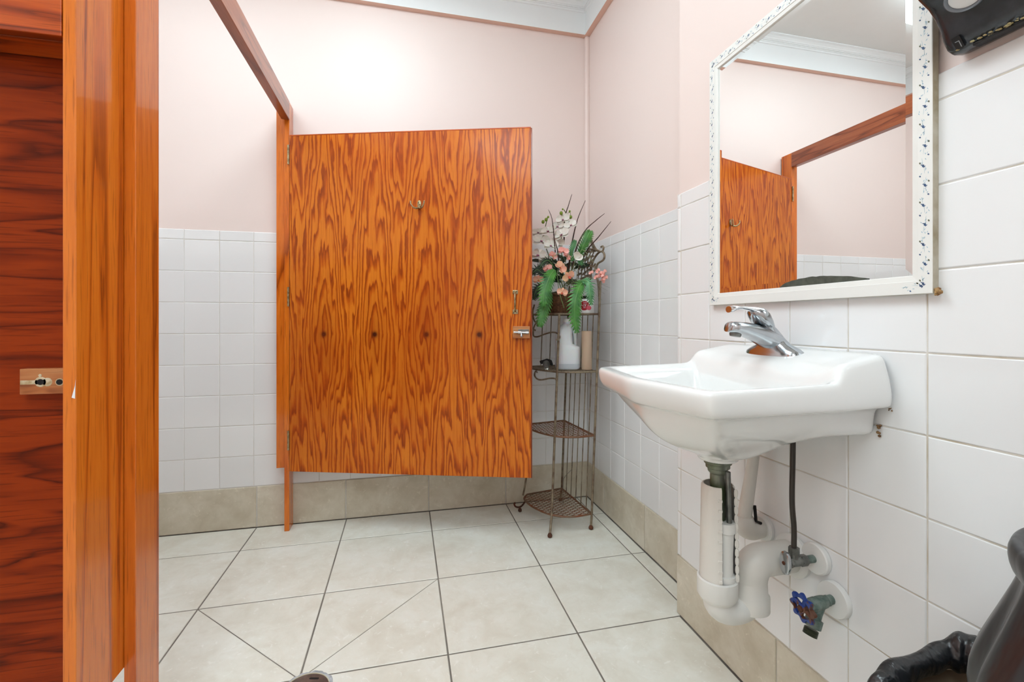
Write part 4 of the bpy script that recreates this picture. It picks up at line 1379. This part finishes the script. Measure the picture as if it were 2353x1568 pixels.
for x, y, s in ((1381, 636, .018), (1382, 631, .016), (1391, 640, .014), (1374, 624, .014), (1359, 628, .013), (1384, 646, .013), (1390, 626, .013), (1370, 638, .012)):
    flower(x, y, 2.13 + rf.uniform(0, .03), s, tocam + V(rf.uniform(-.6, .6), 0, rf.uniform(-.3, .4)), rf.uniform(-1, 1), M_PETPK, M_LIPO, 'coral_blossom', 'blossom_heart')
for x, y, r in ((1289.5, 490, .0085), (1311, 499, .0085), (1309, 486, .0055), (1293, 481, .0045), (1248, 510, .0085), (1255, 505, .0085), (1259.6, 499, .0055)):
    b = MB().sphere(at(x, y, 2.26), r, 12, (1, 1, 1.15))
    obj('orchid_bud', b, M_BUD, fb, smooth=80)
petal_b = MB(); petal(petal_b, at(1322, 596, 2.17), V(.2, -.1, .5), tocam, .036, .034, .5); petal(petal_b, at(1322, 596, 2.168), V(.5, -.1, .2), tocam, .036, .03, .5)
obj('white_bud', petal_b, M_PETW, fb, smooth=80)


def stem(pp, r, mat, name, d=2.26, n=6):
    pts = cr([at(x, y, dd) for x, y, dd in pp], n)
    return obj(name, MB().tube(pts, r, 6), mat, fb, smooth=60)


stem([(1300, 690, 2.27), (1292, 600, 2.27), (1290, 540, 2.27), (1300, 496, 2.26), (1296, 482, 2.26)], .0022, M_STEM, 'orchid_stem')
stem([(1300, 690, 2.27), (1270, 610, 2.28), (1250, 550, 2.28), (1258, 500, 2.26)], .0022, M_STEM, 'orchid_stem')
stem([(1300, 690, 2.25), (1282, 620, 2.2), (1284, 665, 2.16), (1296, 708, 2.14)], .0018, M_STEM, 'orchid_stem')
stem([(1298, 496, 2.26), (1309, 488, 2.26), (1311, 499, 2.26)], .0012, M_STEM, 'orchid_stem')


def reed(pp, r0, name='feather_reed'):
    pts = cr([at(x, y, d) for x, y, d in pp], 8)
    n = len(pts)
    b = MB().tube(pts, [r0 * (1 - .75 * i / (n - 1)) for i in range(n)], 6)
    rr_ = random.Random(int(pp[0][0]))
    for i in range(2, n - 2):
        t = (pts[i + 1] - pts[i]).normalized()
        for q in range(7):
            s = V(rr_.uniform(-1, 1), rr_.uniform(-1, 1), rr_.uniform(-1, 1)).normalized()
            p = pts[i]; e = p + t * .016 + s * .0085 * (1.15 - i / n)
            w_ = t.cross(s).normalized() * .0007
            b.add([p - w_, p + w_, e], [(0, 1, 2)])
    obj(name, b, M_REED, fb, smooth=60)


reed([(1296, 560, 2.29), (1298, 502, 2.29), (1307, 470, 2.29), (1314, 447, 2.29)], .0034)
reed([(1306, 620, 2.28), (1315, 556, 2.27), (1327, 505, 2.27), (1345, 461, 2.27)], .0046)
reed([(1314, 620, 2.26), (1325, 569, 2.25), (1345, 530, 2.25), (1368, 508, 2.25), (1389, 491, 2.25)], .0046)
reed([(1330, 620, 2.25), (1348, 577, 2.24), (1375, 545, 2.23), (1404, 509, 2.22)], .0046)
reed([(1276, 580, 2.22), (1272, 533, 2.22), (1268, 502, 2.22), (1261, 483, 2.22)], .0028)
reed([(1284, 600, 2.19), (1281, 575, 2.19), (1276, 555, 2.19)], .0040)


def fern(pp, wpx, mat, name='fern_leaf', teeth=11, droop=.25):
    pts = cr([at(x, y, d) for x, y, d in pp], 12)
    n = len(pts); b = MB()
    wmax = wpx * 2.2 / FPX
    side = V(CA, -SA, 0); nrm = tocam
    m = []
    for i, p in enumerate(pts):
        t = (pts[min(i + 1, n - 1)] - pts[max(i - 1, 0)]).normalized()
        s = t.cross(tocam).normalized()
        m.append((p, t, s))
    # blade along the midrib
    prof = [(.15 + .85 * math.sin(PI * min(1, (i / (n - 1)) * .9 + .12)) ** .7) for i in range(n)]
    vs = []
    for (p, t, s), q in zip(m, prof):
        vs += [p - s * wmax * .19 * q, p + tocam * .003, p + s * wmax * .19 * q]
    b.add(vs, [(i * 3 + k, i * 3 + k + 1, i * 3 + k + 4, i * 3 + k + 3) for i in range(n - 1) for k in (0, 1)])
    for j in range(teeth + 2):
        f = (j + .6) / (teeth + 2.2)
        x = f * (n - 1); i = min(n - 2, int(x))
        p = m[i][0].lerp(m[i + 1][0], x - i); t, s = m[i][1], m[i][2]
        q = math.sin(PI * min(1, f * .86 + .14)) ** .6
        ln = wmax * .54 * q
        for sg in (-1, 1):
            dr = (s * sg + t * 1.0).normalized()
            hw = t * ((pts[-1] - pts[0]).length / (teeth + 2) * .58)
            bs = p + s * sg * wmax * .05
            tip = bs + dr * ln - tocam * droop * ln
            mid = bs + dr * ln * .5 + tocam * .0022
            b.add([bs - hw, mid - hw * .9, tip, mid + hw * .7, bs + hw, bs + tocam * .001, mid + tocam * .0015], [(0, 1, 6, 5), (1, 2, 6), (6, 2, 3), (5, 6, 3, 4)])
    f_ = obj(name, b, mat, fb, smooth=60)
    obj('midrib', MB().tube([p + tocam * .0036 for p in pts], [.0016 * (1 - .7 * i / n) for i in range(n)], 5), plain('pale_rib', rgb(120, 164, 96), .5), f_, smooth=60)


fern([(1274, 620, 2.18), (1262, 638, 2.14), (1252, 668, 2.12), (1248, 704, 2.11)], 44, M_FERN)
fern([(1262, 668, 2.18), (1256, 692, 2.16), (1247, 720, 2.15), (1240, 752, 2.14)], 40, M_FERN)
fern([(1342, 646, 2.16), (1331, 660, 2.11), (1322, 692, 2.08), (1321, 728, 2.08), (1326, 766, 2.08)], 42, M_FERN, teeth=15)
fern([(1338, 644, 2.14), (1352, 650, 2.11), (1355, 672, 2.09), (1359, 702, 2.08)], 30, M_FERNB)
fern([(1330, 590, 2.24), (1340, 566, 2.22), (1350, 546, 2.22), (1357, 530, 2.22)], 34, M_FERN)
fern([(1266, 640, 2.2), (1246, 628, 2.2), (1234, 620, 2.2), (1222, 630, 2.2)], 34, M_FERND)
fern([(1262, 660, 2.22), (1240, 660, 2.22), (1230, 672, 2.22), (1226, 690, 2.22)], 34, M_FERND)
fern([(1274, 616, 2.22), (1262, 600, 2.2), (1250, 602, 2.19), (1240, 616, 2.18)], 26, M_FERND)
fern([(1312, 600, 2.2), (1322, 590, 2.18), (1332, 596, 2.17), (1338, 610, 2.17)], 26, M_FERNB)
fern([(1312, 590, 2.24), (1314, 574, 2.23), (1318, 562, 2.23), (1322, 552, 2.23)], 20, M_FERNB)
# grass blades
rg = random.Random(5)
for k in range(26):
    tx, ty = [(1402, 662), (1396, 654), (1390, 676), (1384, 690), (1396, 668), (1345, 612), (1338, 604), (1330, 630), (1352, 626), (1362, 640), (1316, 650), (1322, 668), (1300, 600), (1372, 612), (1380, 660), (1275, 590), (1262, 596), (1330, 680), (1345, 690), (1370, 660), (1240, 620), (1255, 640), (1310, 610), (1290, 650), (1365, 602), (1356, 590)][k]
    sx, sy = 1304 + rg.uniform(-12, 16), 660 + rg.uniform(-12, 8)
    d0 = 2.24 + rg.uniform(-.03, .03); d1 = 2.16 + rg.uniform(-.03, .04)
    mx, my = (sx + tx) / 2 + rg.uniform(-6, 6), min(sy, ty) - rg.uniform(2, 16)
    pts = cr([at(sx, sy, d0), at(mx, my, (d0 + d1) / 2), at(tx, ty, d1)], 7)
    n = len(pts)
    obj('grass_blade', MB().tube(pts, [.0030 * (1 - .75 * i / (n - 1)) for i in range(n)], 5, flat=.4), M_GRASS, fb, smooth=60)
for k in range(34):
    x0, y0 = 1285 + rg.uniform(-40, 50), 625 + rg.uniform(-30, 28)
    an = rg.uniform(0, 2 * PI); c = at(x0, y0, 2.28)
    b = MB(); petal(b, c, V(math.cos(an), math.sin(an) * .5, rg.uniform(-.2, .7)), V(0, -.8, .6), .06, .026, -.3)
    obj('dark_leaf', b, M_FERND, fb, smooth=80)
